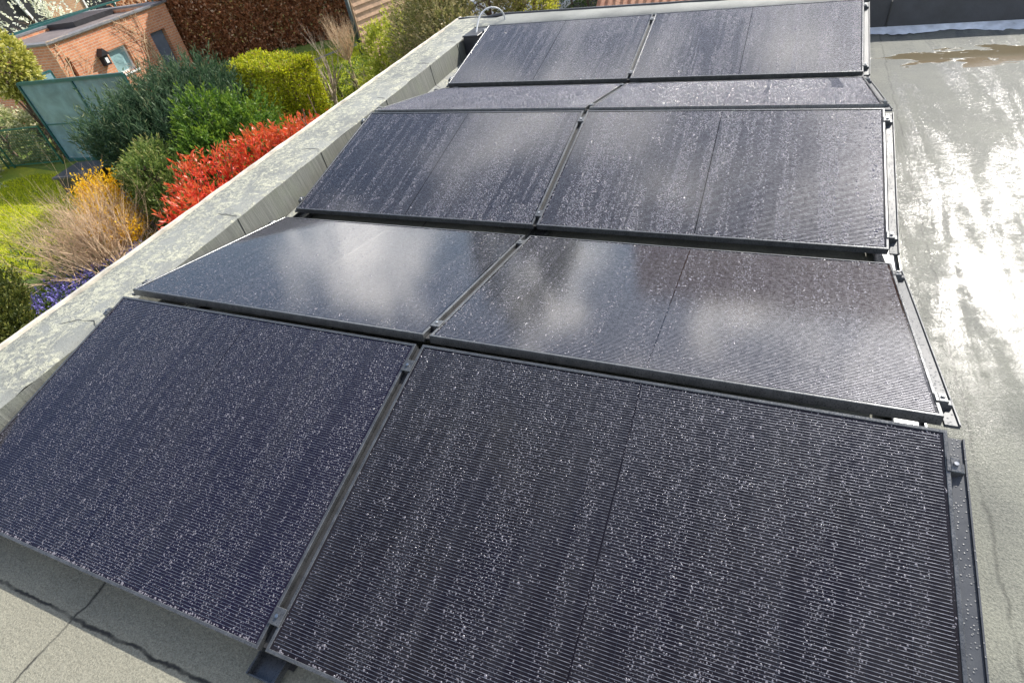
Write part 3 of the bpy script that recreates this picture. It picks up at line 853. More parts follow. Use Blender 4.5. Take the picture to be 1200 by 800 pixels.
def drops_mesh(seed, low_at_zero, tracks, nd, rmin=0.0011, rmax=0.0036):
    """thousands of rain drops as low domes; runs of drained glass follow the fall of the panel"""
    rng = np.random.default_rng(seed)
    cell = math.sqrt((PW - 0.03) * (PD - 0.03) / nd)
    gx = np.arange(-PW / 2 + 0.015, PW / 2 - 0.015, cell); gy = np.arange(0.015, PD - 0.015, cell)
    X, Y = np.meshgrid(gx, gy)
    p = np.stack([X.ravel(), Y.ravel()], 1) + rng.uniform(-0.48, 0.48, (X.size, 2)) * cell
    r = rmin + (rmax - rmin) * rng.random(len(p)) ** 2.4
    keep = rng.random(len(p)) < 0.93
    down = p[:, 1] if low_at_zero else PD - p[:, 1]      # distance from the low edge
    for _ in range(tracks):
        x0 = rng.uniform(-PW / 2, PW / 2); wdt = rng.uniform(0.005, 0.019) * (1.9 if rng.random() < 0.25 else 1)
        ys_ = rng.uniform(0.25, 1.15) * PD; ye = rng.choice([0.0, 0.0, 0.15, 0.35]) * PD
        ph = rng.uniform(0, 6); sl = rng.normal(0, 0.012)
        xc = x0 + 0.006 * np.sin(down * 9 + ph) + sl * down
        ins = (np.abs(p[:, 0] - xc) < wdt) & (down < ys_) & (down > ye)
        keep &= ~(ins & (rng.random(len(p)) < 0.93))
    # faint drip columns a few centimetres apart
    ncol = rng.integers(34, 46) if tracks > 5 else 1
    cx = np.sort(rng.uniform(-PW / 2, PW / 2, ncol)); cw = rng.uniform(0.006, 0.02, ncol); ca_ = rng.uniform(0.2, 0.75, ncol)
    dcol = np.abs(p[:, :1] + 0.004 * np.sin(p[:, 1:] * 8 + cx[None] * 30) - cx[None])
    keep &= rng.random(len(p)) > (np.exp(-(dcol / cw[None]) ** 2) * ca_[None]).max(1)
    # patches with finer / coarser beading
    big = np.sin(p[:, 0] * 7 + seed) * np.sin(p[:, 1] * 3 + seed * 2) + 0.6 * np.sin(p[:, 0] * 23 + 1.3 * seed)
    keep &= rng.random(len(p)) < 0.86 + 0.14 * np.clip(big, -1, 1)
    p, r = p[keep], r[keep]
    # water held back along the lower frame edge
    ne = 170
    ye_ = 0.0135 if low_at_zero else PD - 0.0135
    pe = np.stack([rng.uniform(-PW / 2 + 0.015, PW / 2 - 0.015, ne), ye_ + rng.normal(0, 0.0012, ne)], 1)
    p = np.concatenate([p, pe]); r = np.concatenate([r, rng.uniform(0.0015, 0.0036, ne)])
    r = r * np.where(rng.random(len(r)) < 0.03, rng.uniform(1.3, 1.9, len(r)), 1.0)
    n = len(p)
    el = rng.uniform(0.85, 1.5, n) * np.where(rng.random(n) < 0.07, rng.uniform(1.2, 2.2, n), 1.0); th = rng.normal(math.pi / 2, 0.35, n)
    m = 8
    an = np.arange(m) * 2 * np.pi / m
    ca, sa = np.cos(th)[:, None], np.sin(th)[:, None]
    z0 = -0.0031
    rings = []
    for fr, hz in ((1.0, 0.0), (0.72, 0.62)):
        u = np.cos(an)[None, :] * r[:, None] * fr * el[:, None]; w = np.sin(an)[None, :] * r[:, None] * fr
        rings.append(np.stack([p[:, :1] + u * ca - w * sa, p[:, 1:] + u * sa + w * ca, np.full((n, m), z0) + (hz * 0.46 * r)[:, None]], -1))
    apex = np.stack([p[:, 0], p[:, 1], z0 + 0.46 * r], -1)[:, None, :]
    V = np.concatenate([rings[0], rings[1], apex], 1)
    per = 2 * m + 1
    b = (np.arange(n) * per)[:, None, None]
    k = np.arange(m); kn = (k + 1) % m
    t1 = np.stack([k, kn, m + kn], -1); t2 = np.stack([k, m + kn, m + k], -1); t3 = np.stack([m + k, m + kn, np.full(m, 2 * m)], -1)
    T = np.concatenate([t1, t2, t3], 0)[None]
    F = (T + b).reshape(-1, 3)
    return V.reshape(-1, 3), F

def rowgeo(r):
    k = (r - 1) // 2
    base = k * (2 * CT + GR + GV)
    if r % 2: return base, 0.0, TILT
    return base + CT + GR, SN, -TILT

proto_frame = proto_cells = None
VAR = {('near', 1): (1, True, 10, 27000, 0.0011, 0.0027), ('near', 2): (2, True, 22, 27000, 0.0010, 0.0026),
       ('second', 1): (5, False, 22, 21000, 0.0010, 0.0030), ('second', 2): (6, False, 44, 17000, 0.0012, 0.0036),
       ('facing', 1): (3, True, 44, 26000, 0.0019, 0.0044), ('facing', 2): (4, True, 46, 28000, 0.0020, 0.0048),
       ('fourth', 1): (7, False, 0, 36000, 0.0020, 0.0044), ('fourth', 2): (8, False, 2, 36000, 0.0018, 0.0042)}
drop_data = {}
panel_labels = {
    (1, 0): 'black solar panel in the nearest row, left of the middle joint, purple-tinged under dense raindrops',
    (1, 1): 'largest black solar panel at the bottom right of the photo with bright horizontal wires',
    (2, 0): 'solar panel in the second nearest row, left of the joint, mirroring blue sky',
    (2, 1): 'solar panel in the second nearest row, right of the joint, mirroring clouds',
    (3, 0): 'dark streaked solar panel in the middle row, on the parapet side',
    (3, 1): 'dark streaked solar panel in the middle row, beside the wet open roof',
    (4, 0): 'thin foreshortened pale solar panel in the second farthest row, on the parapet side',
    (4, 1): 'thin foreshortened pale solar panel in the second farthest row, ending at the wet roof',
    (5, 0): 'grey solar panel in the farthest row, beside the cable and corner box',
    (5, 1): 'grey solar panel in the farthest row, beside the black rear upstand'}
for r in range(1, 6):
    y0, z0, tl = rowgeo(r)
    for s in (0, 1):
        jr = np.random.default_rng(r * 10 + s)
        root = empty('solar_panel', ((-1 if s == 0 else 1) * (PW / 2 + GAPX / 2) + jr.normal(0, 0.0012), y0 + jr.normal(0, 0.0015), z0 + jr.normal(0, 0.0008)), (tl + jr.normal(0, 0.0012), jr.normal(0, 0.0006), jr.normal(0, 0.0007)),
                     label=panel_labels[(r, s)], cat='solar panel', group='black solar panels on the flat roof')
        if proto_frame is None:
            proto_frame = frame_mesh().build('frame', M['frame'], root)
            violet = cells_mesh().build('solar_cells', [M['cells_skytint'], M['gap'], M['wire'], M['cellgap']], root)
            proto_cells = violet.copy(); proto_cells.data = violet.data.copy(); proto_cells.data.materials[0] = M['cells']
        else:
            for pr in (proto_frame, proto_cells):
                c = pr.copy(); COL.objects.link(c); c.parent = root
        key = ({1: 'near', 2: 'second', 4: 'fourth'}.get(r, 'facing'), s + 1)
        if key not in drop_data:
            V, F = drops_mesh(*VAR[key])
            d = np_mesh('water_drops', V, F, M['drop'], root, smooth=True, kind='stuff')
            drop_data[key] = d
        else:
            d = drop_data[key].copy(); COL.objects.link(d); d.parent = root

# ------------------------------------------------------------------ rails, supports and clamps
def clamp_mesh(end=False):
    mb = MB()
    if end:
        mb.box(-0.004, 0.020, -0.022, 0.022, -0.030, 0.004, 0, 0.002)
        mb.box(-0.012, -0.004, -0.022, 0.022, 0.0012, 0.004, 0)
        mb.box(0.020, 0.034, -0.014, 0.014, -0.034, -0.012, 0, 0.002)
    else:
        mb.box(-0.021, 0.021, -0.025, 0.025, 0.0015, 0.0048, 0, 0.0012)
        mb.box(-0.009, 0.009, -0.025, 0.025, -0.0195, 0.0015, 0)
    mb.tube([((0.008 if end else 0), 0, 0.004), ((0.008 if end else 0), 0, 0.0105)], 0.0062, 6, 1)
    return mb
clamp_mid = clamp_end = None
LAST_Y = 2 * (2 * CT + GR + GV) + CT
for ri, (xr, lab) in enumerate(((-PW - GAPX / 2 - 0.01, 'dark mounting rail under the outer panel edges on the parapet side'),
                                (0.0, 'dark mounting rail under the middle joint, its channel end showing at the front'),
                                (PW + GAPX / 2 + 0.01, 'dark mounting rail with side plates along the panel edges by the wet roof'))):
    rail = empty('mounting_rail', (xr, 0, RZ), label=lab, cat='rail', group='mounting rails of the panel rows')
    ch = MB()
    w = 0.052
    ya, yb = -0.055, LAST_Y + 0.03
    ch.box(-w, w, ya, yb, 0.012, 0.018); ch.box(-w, -w + 0.006, ya, yb, 0.018, 0.040); ch.box(w - 0.006, w, ya, yb, 0.018, 0.040)
    ch.box(-w + 0.006, w - 0.006, ya, ya + 0.004, 0.018, 0.034)
    ch.build('rail_channel', M['frame'], rail)
    for yy in np.arange(0.0, LAST_Y, 0.9):
        MB().box(-0.07, 0.07, yy, yy + 0.25, 0.0035, 0.012).build('rubber_pad', M['rubber'], rail)
    sgn = (-1, 0, 1)[ri]
    for r in range(1, 6):
        y0, z0, tl = rowgeo(r)
        # upright post under the ridge edge, short block under the low edge
        if r % 2:
            pz = MB().box(-0.022, 0.022, y0 + CT - 0.09, y0 + CT - 0.05, 0.018, SN - RZ - 0.055)
            pz.build('support_post', M['frame'], rail)
        if sgn:
            pl = MB()
            x0_, x1_ = (0.006, 0.044) if sgn > 0 else (-0.026, -0.006)
            pl.box(x0_, x1_, 0.004, PD - 0.004, -0.040, -0.030)
            if sgn > 0: pl.box(x1_ - 0.004 if sgn > 0 else x0_, x1_ if sgn > 0 else x0_ + 0.004, 0.004, PD - 0.004, -0.030, -0.024)
            o = pl.build('side_plate', M['plate'], rail)
            o.location = (-sgn * 0.01 + sgn * 0.004, y0, z0 - RZ); o.rotation_euler = (tl, 0, 0)
        if sgn == 0:
            gs_ = MB().box(-GAPX / 2 + 0.0015, GAPX / 2 - 0.0015, 0.01, PD - 0.01, -0.027, -0.020)
            o = gs_.build('joint_strip', M['rubber'], rail)
            o.location = (0, y0, z0 - RZ); o.rotation_euler = (tl, 0, 0)
        for yl in (0.095, PD - 0.105):
            if sgn == 0:
                if clamp_mid is None: c = clamp_mid = clamp_mesh().build('clamp', [M['frame'], M['bolt']], rail)
                else: c = clamp_mid.copy(); COL.objects.link(c); c.parent = rail
                xl, rz = 0.0, 0
            else:
                if clamp_end is None: c = clamp_end = clamp_mesh(True).build('clamp', [M['frame'], M['bolt']], rail)
                else: c = clamp_end.copy(); COL.objects.link(c); c.parent = rail
                xl, rz = (-sgn * 0.01 + sgn * 0.004), (0 if sgn > 0 else math.pi)
            c.location = (xl, y0 + yl * math.cos(tl), z0 - RZ + yl * math.sin(tl))
            c.rotation_euler = (tl if rz == 0 else -tl, 0, rz)

# ------------------------------------------------------------------ corner box and cable
jb = empty('cable_box', (-1.93, 5.90, RZ), label='black plastic cable box standing in the far parapet corner beside the panels', cat='cable box')
MB().box(-0.07, 0.10, -0.16, 0.14, 0.0, 0.255, 0, 0.006).build('case', M['black'], jb)
MB().box(-0.076, 0.106, -0.166, 0.146, 0.255, 0.268, 0, 0.004).build('lid', M['black'], jb)
cab = MB()
ctrl = [(-1.80, 5.50, -0.07), (-1.86, 5.72, 0.06), (-1.905, 5.92, 0.19), (-1.905, 6.06, 0.28), (-1.85, 6.16, 0.315), (-1.78, 6.24, 0.29), (-1.745, 6.30, 0.22), (-1.74, 6.32, 0.14)]
pts = []
for i in range(len(ctrl) - 1):
    p0, p1, p2, p3 = [Vector(ctrl[max(0, min(len(ctrl) - 1, i + d))]) for d in (-1, 0, 1, 2)]
    for t in np.linspace(0, 1, 7)[:-1]:
        pts.append(0.5 * ((2 * p1) + (p2 - p0) * t + (2 * p0 - 5 * p1 + 4 * p2 - p3) * t * t + (3 * p1 - p0 - 3 * p2 + p3) * t ** 3))
cab.tube(pts, 0.009, 8).build('cable', M['cable'], smooth=True, label='grey cable conduit looping over the far parapet corner', cat='cable')

# ================================================================== OUTBUILDING (garden store)
OBX, OBY = -18.49, 11.46
ob = empty('brick_outbuilding', (OBX, OBY, GZ), (0, 0, RAD(96.03)), label='orange brick garden outbuilding with flat roof, grey door and pale window', cat='outbuilding')
# local x runs along the facade, local +y points away from the viewer's garden (depth), z up from ground
OH = 2.2; OL = 4.93; OD = 3.6
def wall_with_holes(x0, x1, z0, z1, holes, y0, y1):
    mb = MB()
    xs_ = sorted({x0, x1, *[h[0] for h in holes], *[h[1] for h in holes]})
    zs_ = sorted({z0, z1, *[h[2] for h in holes], *[h[3] for h in holes]})
    for a, b in zip(xs_[:-1], xs_[1:]):
        for c, d in zip(zs_[:-1], zs_[1:]):
            mx_, mz_ = (a + b) / 2, (c + d) / 2
            if any(h[0] < mx_ < h[1] and h[2] < mz_ < h[3] for h in holes): continue
            mb.box(a, b, y0, y1, c, d)
    return mb
holes = [(1.74, 2.54, 0.78, 1.52), (3.68, 4.40, 0.0, 1.52), (0.26, 0.40, 0.75, 1.75)]
w_ = wall_with_holes(0, OL, 0, OH, holes, 0, 0.25)
w_.box(0, 0.25, 0.25, OD, 0, OH); w_.box(OL - 0.25, OL, 0.25, OD, 0, OH); w_.box(0.25, OL - 0.25, OD - 0.25, OD, 0, OH)
w_.build('wall', M['brick'], ob)
MB().box(0.25, OL - 0.25, 0.25, OD - 0.25, OH - 0.22, OH - 0.10).build('roof', M['felt'], ob)
rimm = MB()
rimm.box(-0.08, OL + 0.06, -0.07, 0.28, OH, OH + 0.055); rimm.box(-0.08, 0.22, 0.28, OD, OH, OH + 0.055)
rimm.box(OL - 0.2, OL + 0.06, 0.28, OD, OH, OH + 0.055)
rimm.box(0.22, OL - 0.2, OD - 0.27, OD, OH, OH + 0.055)
rimm.build('roof_capping', M['zinc'], ob)
bk = MB().box(-0.08, OL + 0.06, OD, OD + 0.08, OH - 0.3, OH + 0.12)
bk.build('rear_roof_rail', M['teal'], ob)
MB().box(2.9, OL - 0.3, OD - 1.5, OD - 0.02, OH - 0.10, OH + 0.06).build('roof_shade_slab', M['black'], ob)  # black slab stands in for the shaded recess inside the roof rim
wf = MB()
for a, b, c, d in ((1.74, 1.80, 0.78, 1.52), (2.48, 2.54, 0.78, 1.52), (1.80, 2.48, 0.78, 0.84), (1.80, 2.48, 1.46, 1.52)):
    wf.box(a, b, 0.10, 0.16, c, d)
wf.box(1.70, 2.58, -0.03, 0.10, 0.72, 0.777)
win = wf.build('window', M['white'], ob)
MB().box(1.80, 2.48, 0.12, 0.135, 0.84, 1.46).build('pane', M['pane'], win)
dd = MB()
dd.box(3.70, 4.38, 0.14, 0.19, 0.01, 1.50)
for k in range(3): dd.box(3.78, 4.30, 0.125, 0.14, 0.12 + 0.46 * k, 0.48 + 0.46 * k)
dor = dd.build('door', M['doorgrey'], ob)
MB().tube([(3.78, 0.125, 0.78), (3.78, 0.08, 0.78), (3.90, 0.08, 0.78)], 0.012, 6).build('handle', M['steel'], dor)
MB().box(0.26, 0.40, 0.12, 0.14, 0.75, 1.75).build('slit_window', M['panedark'], ob)
# wall lantern
lt = MB()
lan = empty('wall_lantern', (OBX, OBY, GZ), (0, 0, RAD(96.03)), label='small dark bird house lantern with a pale front hung on the brick outbuilding wall', cat='lantern')
lb = MB().box(1.34, 1.56, -0.16, -0.004, 1.20, 1.48)
lb.add([(1.28, -0.22, 1.48), (1.62, -0.22, 1.48), (1.62, -0.004, 1.48), (1.28, -0.004, 1.48), (1.45, -0.22, 1.68), (1.45, -0.004, 1.68)],
       [(0, 1, 4), (1, 2, 5, 4), (2, 3, 5), (3, 0, 4, 5), (0, 3, 2, 1)])
lb.build('housing', M['black'], lan)
MB().box(1.40, 1.50, -0.172, -0.160, 1.26, 1.42).build('front_plate', M['white'], lan)

# bare climber on the facade
rng = np.random.default_rng(77)
cl = MB()
Rz = Matrix.Translation((OBX, OBY, GZ)) @ Matrix.Rotation(RAD(96.03), 4, 'Z')
def climb(p, ang, L, r, depth):
    pts = [p]
    x_, z_ = p[0], p[2]
    for s in range(5):
        ang += rng.normal(0, 0.28)
        x_ += math.cos(ang) * L / 5; z_ += math.sin(ang) * L / 5
        z_ = min(z_, 2.28); x_ = max(-0.05, min(3.45, x_))
        pts.append((x_, -0.03 - 0.05 * rng.random(), z_))
    cl.tube([Rz @ Vector(q) for q in pts], list(np.linspace(r, r * 0.5, 6)), 4, cap=False)
    if depth:
        for k in range(4):
            q = pts[int(rng.integers(1, 6))]
            climb(q, ang + rng.normal(0, 1.0), L * rng.uniform(0.45, 0.8), r * 0.55, depth - 1)
for bx, a0 in ((0.7, 1.7), (1.2, 1.2), (2.6, 1.35), (2.9, 1.0), (0.2, 1.9)):
    climb((bx, -0.05, 0.0), a0, 2.0, 0.024, 3)
cl.build('bare_climber', M['twig'], label='leafless climbing plant spreading over the outbuilding brick wall', cat='climber')

# ================================================================== GLAZED SCREEN
gs = empty('glazed_screen', (-15.9, 8.72, GZ), label='teal framed glazed garden screen standing in front of the brick outbuilding', cat='screen')
SH = 1.98
P0, P1 = Vector((0, 0, 0)), Vector((3.3, 0.42, 0))
Q1 = Vector((-1.15, 1.55, 0))
fr = MB()
Z = Vector((0, 0, 1))
fr.bar(P0, P0 + Z * SH, 0.07, 0.07)
for t in (0.52, 1.0):
    fr.bar(P0.lerp(P1, t), P0.lerp(P1, t) + Z * SH, 0.06, 0.06)
fr.bar(P0 + Z * SH, P1 + Z * SH, 0.07, 0.07); fr.bar(P0 + Z * 0.05, P1 + Z * 0.05, 0.06, 0.08)
fr.bar(P0 + Z * 0.98, P0.lerp(P1, 0.52) + Z * 0.98, 0.03, 0.03)
fr.bar(P0 + Z * SH, Q1 + Z * (SH - 0.15), 0.05, 0.05); fr.bar(Q1, Q1 + Z * (SH - 0.15), 0.05, 0.05)
fr.build('frame', M['teal'], gs)
def pane(a, b, z0, z1, z1b=None):
    n_ = (b - a).cross(Z).normalized() * 0.004
    zb = z1 if z1b is None else z1b
    mb = MB()
    vv = [a + Z * z0 - n_, b + Z * z0 - n_, b + Z * zb - n_, a + Z * z1 - n_, a + Z * z0 + n_, b + Z * z0 + n_, b + Z * zb + n_, a + Z * z1 + n_]
    mb.add(vv, [(0, 1, 2, 3), (7, 6, 5, 4), (0, 4, 5, 1), (1, 5, 6, 2), (2, 6, 7, 3), (3, 7, 4, 0)])
    return mb
for t0, t1 in ((0.01, 0.512), (0.528, 0.99)):
    pane(P0.lerp(P1, t0), P0.lerp(P1, t1), 0.09, SH - 0.04).build('pane', M['screen'], gs)
pane(P0.lerp(Q1, 0.02), P0.lerp(Q1, 0.98), 0.05, SH - 0.04, SH - 0.18).build('pane', M['screen'], gs)
br_ = MB().bar(P0 + Vector((-0.55, 0.35, 0.95)), P0.lerp(P1, 0.36) + Z * 1.55 + Vector((0, 0.12, 0)), 0.03, 0.05)
br_.build('brace', M['white'], gs)

# green wire fence panel by the ivy
wfz = empty('wire_fence', (-17.75, 8.15, GZ), label='low green wire mesh fence panel standing in front of the ivy', cat='fence')
fp_ = MB()
A_, B_ = Vector((0, 0, 0)), Vector((1.75, 0.42, 0))
for t in (0.0, 0.12, 1.0): fp_.tube([A_.lerp(B_, t), A_.lerp(B_, t) + Z * 1.02], 0.026, 8)
fp_.bar(A_ + Z * 1.0, B_ + Z * 1.0, 0.035, 0.035); fp_.bar(A_ + Z * 0.08, B_ + Z * 0.08, 0.03, 0.03)
fp_.build('frame', M['greenwire'], wfz)
ms = MB()
for k in range(1, 24): ms.tube([A_.lerp(B_, k / 24) + Z * 0.08, A_.lerp(B_, k / 24) + Z * 1.0], 0.0045, 4, cap=False)
for k in range(1, 13): ms.tube([A_ + Z * (0.08 + k * 0.071), B_ + Z * (0.08 + k * 0.071)], 0.0045, 4, cap=False)
ms.build('mesh', M['greenwire'], wfz)

# dark flat-lidded garden box
gb = empty('garden_box', (-13.35, 7.55, GZ), (0, 0, RAD(14)), label='dark flat-lidded garden box on the ground behind the yellow blossom', cat='garden box')
MB().box(-0.50, 0.50, -0.36, 0.36, 0, 0.40).build('body', M['black'], gb)
MB().box(-0.56, 0.56, -0.42, 0.42, 0.40, 0.45, 0, 0.01).build('lid', M['slate'], gb)

# low dark edging board between lawn bed and conifers
ed = MB()
ep = [(-13.9, 8.05), (-12.4, 7.35), (-11.0, 6.75), (-9.6, 6.05), (-8.5, 5.4)]
for a, b in zip(ep[:-1], ep[1:]):
    ed.bar((a[0], a[1], GZ + 0.09), (b[0], b[1], GZ + 0.09), 0.04, 0.20)
ed.build('garden_edging', M['black'], label='low black edging board between the yellow shrub and the conifers', cat='edging')

# wooden lamella fence and its post
FD = Vector((math.cos(RAD(76)), math.sin(RAD(76)), 0))
FB = Vector((-10.2, 14.9, GZ))
fe = empty('wooden_fence', FB, label='brown overlapping board fence panel behind the lime green thuja', cat='fence')
bm_ = MB()
for k in range(11):
    z_ = 0.12 + k * 0.185
    a = FD * 0.10; b = FD * 3.0
    nrm = Vector((FD.y, -FD.x, 0))
    v0 = [a + nrm * 0.035 + Z * z_, b + nrm * 0.035 + Z * z_, b - nrm * 0.01 + Z * (z_ + 0.205), a - nrm * 0.01 + Z * (z_ + 0.205)]
    v1 = [p - nrm * 0.014 for p in v0]
    bm_.add(v0 + v1, [(0, 1, 2, 3), (7, 6, 5, 4), (0, 4, 5, 1), (1, 5, 6, 2), (2, 6, 7, 3), (3, 7, 4, 0)])
bm_.build('boards', M['wood'], fe)
for t in (0.07, 3.03):
    MB().bar(FD * t, FD * t + Z * 2.2, 0.05, 0.05).build('upright', M['wood'], fe)
po = empty('fence_post', FB - FD * 0.05, label='thin dark green post beside the brown board fence', cat='post')
MB().tube([(0, 0, 0), (0, 0, 2.35)], 0.055, 10).build('post', M['darkpost'], po, smooth=True)
MB().tube([(0, 0, 2.35), (0, 0, 2.40)], [0.062, 0.03], 10).build('post_cap', M['darkpost'], po)

# grey-green garden hoop frame lying on the side lawn
hp = MB()
for dy in (0.0, 0.35):
    hp.tube([(-12.9, 15.2 + dy, GZ + 0.25), (-11.8, 15.4 + dy, GZ + 0.5), (-10.5, 15.3 + dy, GZ + 0.75)], 0.016, 6)
hp.tube([(-12.9, 15.2, GZ + 0.03), (-12.9, 15.2, GZ + 0.25)], 0.02, 6); hp.tube([(-10.5, 15.3, GZ), (-10.5, 15.3, GZ + 0.75)], 0.02, 6)
hp.tube([(-12.9, 15.2, GZ + 0.25), (-12.9, 15.55, GZ + 0.25)], 0.02, 6); hp.tube([(-10.5, 15.3, GZ + 0.75), (-10.5, 15.65, GZ + 0.75)], 0.02, 6)
hp.build('support_frame', M['zinc'], label='grey-green tube frame over the side lawn behind the bare shrub', cat='frame')

# ================================================================== PLANTS
def plant(name, label, cat, loc, group=None):
    return empty(name, loc, label=label, cat=cat, group=group)
def rel(P, loc): return np.asarray(P) - np.asarray(loc)

# --- red photinia against the roof edge
rng = np.random.default_rng(101)
loc = (-6.0, 5.3, GZ)
pl = plant('photinia_shrub', 'bright red leaved shrub rising behind the roof edge', 'shrub', loc)
blobs = [((-5.95, 4.65, -1.98), (0.48, 0.48, 0.45)), ((-6.55, 5.55, -1.88), (0.55, 0.55, 0.5)), ((-6.3, 6.4, -1.85), (0.55, 0.55, 0.5)), ((-5.6, 6.55, -1.8), (0.5, 0.55, 0.55)), ((-5.2, 6.9, -1.8), (0.4, 0.45, 0.5)), ((-5.9, 5.6, -2.3), (0.6, 1.0, 0.5))]
Ps, As, Ts = [], [], []
for c, r_ in blobs:
    P, A = blob_points(rng, 420, c, r_, 0.35, 18, 0.72, 9)
    A = unit(A * 0.8 + np.array([0, 0, 0.9]))
    Q, D, idx, t = spray_points(rng, P, A, 9, 0.20, 0.25)
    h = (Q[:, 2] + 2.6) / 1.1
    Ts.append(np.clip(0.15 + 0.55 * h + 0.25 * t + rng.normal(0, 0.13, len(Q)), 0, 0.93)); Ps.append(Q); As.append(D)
P, A, T = np.concatenate(Ps), np.concatenate(As), np.concatenate(Ts)
T[rng.random(len(T)) < 0.09] = 1.0
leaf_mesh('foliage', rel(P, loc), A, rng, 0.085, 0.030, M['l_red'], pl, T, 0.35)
st = MB()
for k in range(26):
    c, r_ = blobs[k % 6]
    b = Vector((c[0] + rng.normal(0, 0.2), c[1] + rng.normal(0, 0.2), GZ)); e = Vector(c) + Vector(rng.normal(0, 0.35, 3)) + Vector((0, 0, 0.3))
    st.tube([b - Vector(loc), b.lerp(e, 0.5) + Vector(rng.normal(0, 0.06, 3)) - Vector(loc), e - Vector(loc)], [0.022, 0.016, 0.007], 5, cap=False)
st.build('stems', M['bark'], pl)

def plume_conifer(name, label, loc, blobs, nper, mat, seed, ln=0.10, wd=0.018, sp=0.22, m=10, up=0.8, lump=0.35, inner=0.62, cat='conifer', tmean=0.35, group=None, limbs=8):
    rng = np.random.default_rng(seed)
    root = plant(name, label, cat, loc, group)
    Ps, As, Ts = [], [], []
    for (c, r_), n_ in zip(blobs, nper):
        P, A = blob_points(rng, n_, c, r_, lump, 20, inner, 9)
        base = np.repeat(rng.normal(tmean, 0.13, n_), m)
        A = unit(A * (1 - up * 0.5) + np.array([0, 0, up]))
        Q, D, idx, t = spray_points(rng, P, A, m, sp, 0.22)
        Ps.append(Q); As.append(D); Ts.append(base + 0.35 * t ** 2 + rng.normal(0, 0.06, len(Q)))  # lit spray tips put into the tint, lighter towards the end
    P, A, T = np.concatenate(Ps), np.concatenate(As), np.concatenate(Ts)
    leaf_mesh('foliage', rel(P, loc), A, rng, ln, wd, mat, root, T, 0.22)
    L = Vector(loc)
    for c, r_ in blobs[:4]:
        tr = MB()
        trunk(tr, rng, Vector((c[0], c[1], loc[2])) - L, Vector((c[0], c[1], c[2] + r_[2] * 0.4)) - L, 0.07, 0.02, limbs, np.array(c) - np.array(loc), r_, 7)
        tr.build('trunk', M['bark'], root)
    return root

plume_conifer('juniper', 'wide dark blue-green juniper with feathery plumes below the brick outbuilding', (-11.2, 8.6, GZ),
              [((-11.75, 7.95, -2.12), (0.70, 0.70, 0.55)), ((-11.6, 8.8, -1.98), (0.80, 0.80, 0.60)), ((-11.2, 9.6, -1.95), (0.72, 0.70, 0.60)), ((-10.8, 8.6, -2.2), (0.9, 0.9, 0.55)), ((-11.2, 8.6, -2.6), (1.3, 1.2, 0.5))],
              (520, 640, 600, 520, 400), M['l_juniper'], 202, 0.13, 0.022, 0.46, 16, 1.15)
plume_conifer('fir_tree', 'bushy fresh green fir in front of the blue-green juniper', (-8.9, 8.0, GZ),
              [((-9.4, 8.2, -1.95), (0.60, 0.60, 0.52)), ((-8.7, 8.35, -2.05), (0.60, 0.55, 0.5)), ((-9.0, 7.7, -2.3), (0.7, 0.6, 0.55)), ((-8.2, 8.0, -2.35), (0.45, 0.4, 0.4)), ((-8.9, 7.9, -2.65), (0.9, 0.8, 0.45))],
              (620, 520, 520, 260, 400), M['l_fir'], 203, 0.075, 0.030, 0.24, 12, 0.2, 0.5, tmean=0.36)
plume_conifer('cypress_shrub', 'mid green bushy cypress between the yellow blossom and the red shrub', (-9.4, 6.5, GZ),
              [((-10.0, 6.85, -2.2), (0.45, 0.45, 0.45)), ((-9.5, 6.6, -2.35), (0.52, 0.5, 0.5)), ((-9.1, 6.5, -2.65), (0.5, 0.45, 0.45))],
              (480, 620, 480), M['l_cypress'], 204, 0.070, 0.022, 0.20, 10, 0.7, 0.38, tmean=0.55)
plume_conifer('conifer_hedge', 'dark olive conifer bush at the left picture edge above the purple flowers', (-8.0, 2.3, GZ),
              [((-9.3, 2.75, -2.4), (0.68, 0.62, 0.58)), ((-8.7, 2.4, -2.65), (0.66, 0.64, 0.58)), ((-9.6, 1.7, -2.3), (0.85, 0.85, 0.75))],
              (1500, 1300, 800), M['l_olivecon'], 205, 0.055, 0.018, 0.15, 11, 0.8, 0.3, tmean=0.45)

def hedge(name, label, loc, c, h, rot, n, mat, seed, ln, wd, cat='hedge', tmean=0.45, jit=0.05, inner=0.10, extra=None):
    rng = np.random.default_rng(seed)
    root = plant(name, label, cat, loc)
    P, A = box_points(rng, n, c, h, rot, jit, inner)
    T = rng.normal(tmean, 0.22, n)
    T[rng.random(n) < 0.05] = 1.0
    leaf_mesh('foliage', rel(P, loc), unit(A + np.array([0, 0, 0.5])), rng, ln, wd, mat, root, T, 0.7)
    c_, s_ = math.cos(rot), math.sin(rot)
    tr = MB()
    for k in range(max(4, int(h[0] * 2 / 0.5))):
        u = -h[0] * 0.85 + 1.7 * h[0] * k / max(1, int(h[0] * 2 / 0.5) - 1)
        for v_ in (-0.3, 0.3):
            bx, by = c[0] + c_ * u - s_ * v_ * h[1], c[1] + s_ * u + c_ * v_ * h[1]
            b = Vector((bx, by, GZ)) - Vector(loc)
            e = b + Vector((rng.normal(0, 0.1), rng.normal(0, 0.1), h[2] * 1.7))
            tr.tube([b, b.lerp(e, 0.5) + Vector(rng.normal(0, 0.04, 3)), e], [0.035, 0.025, 0.01], 5, cap=False)
            for q in range(3):
                p = b.lerp(e, rng.uniform(0.3, 0.9)); tr.tube([p, p + Vector(rng.normal(0, 0.25, 3))], [0.014, 0.005], 4, cap=False)
    tr.build('stems', M['bark'], root)
    return root
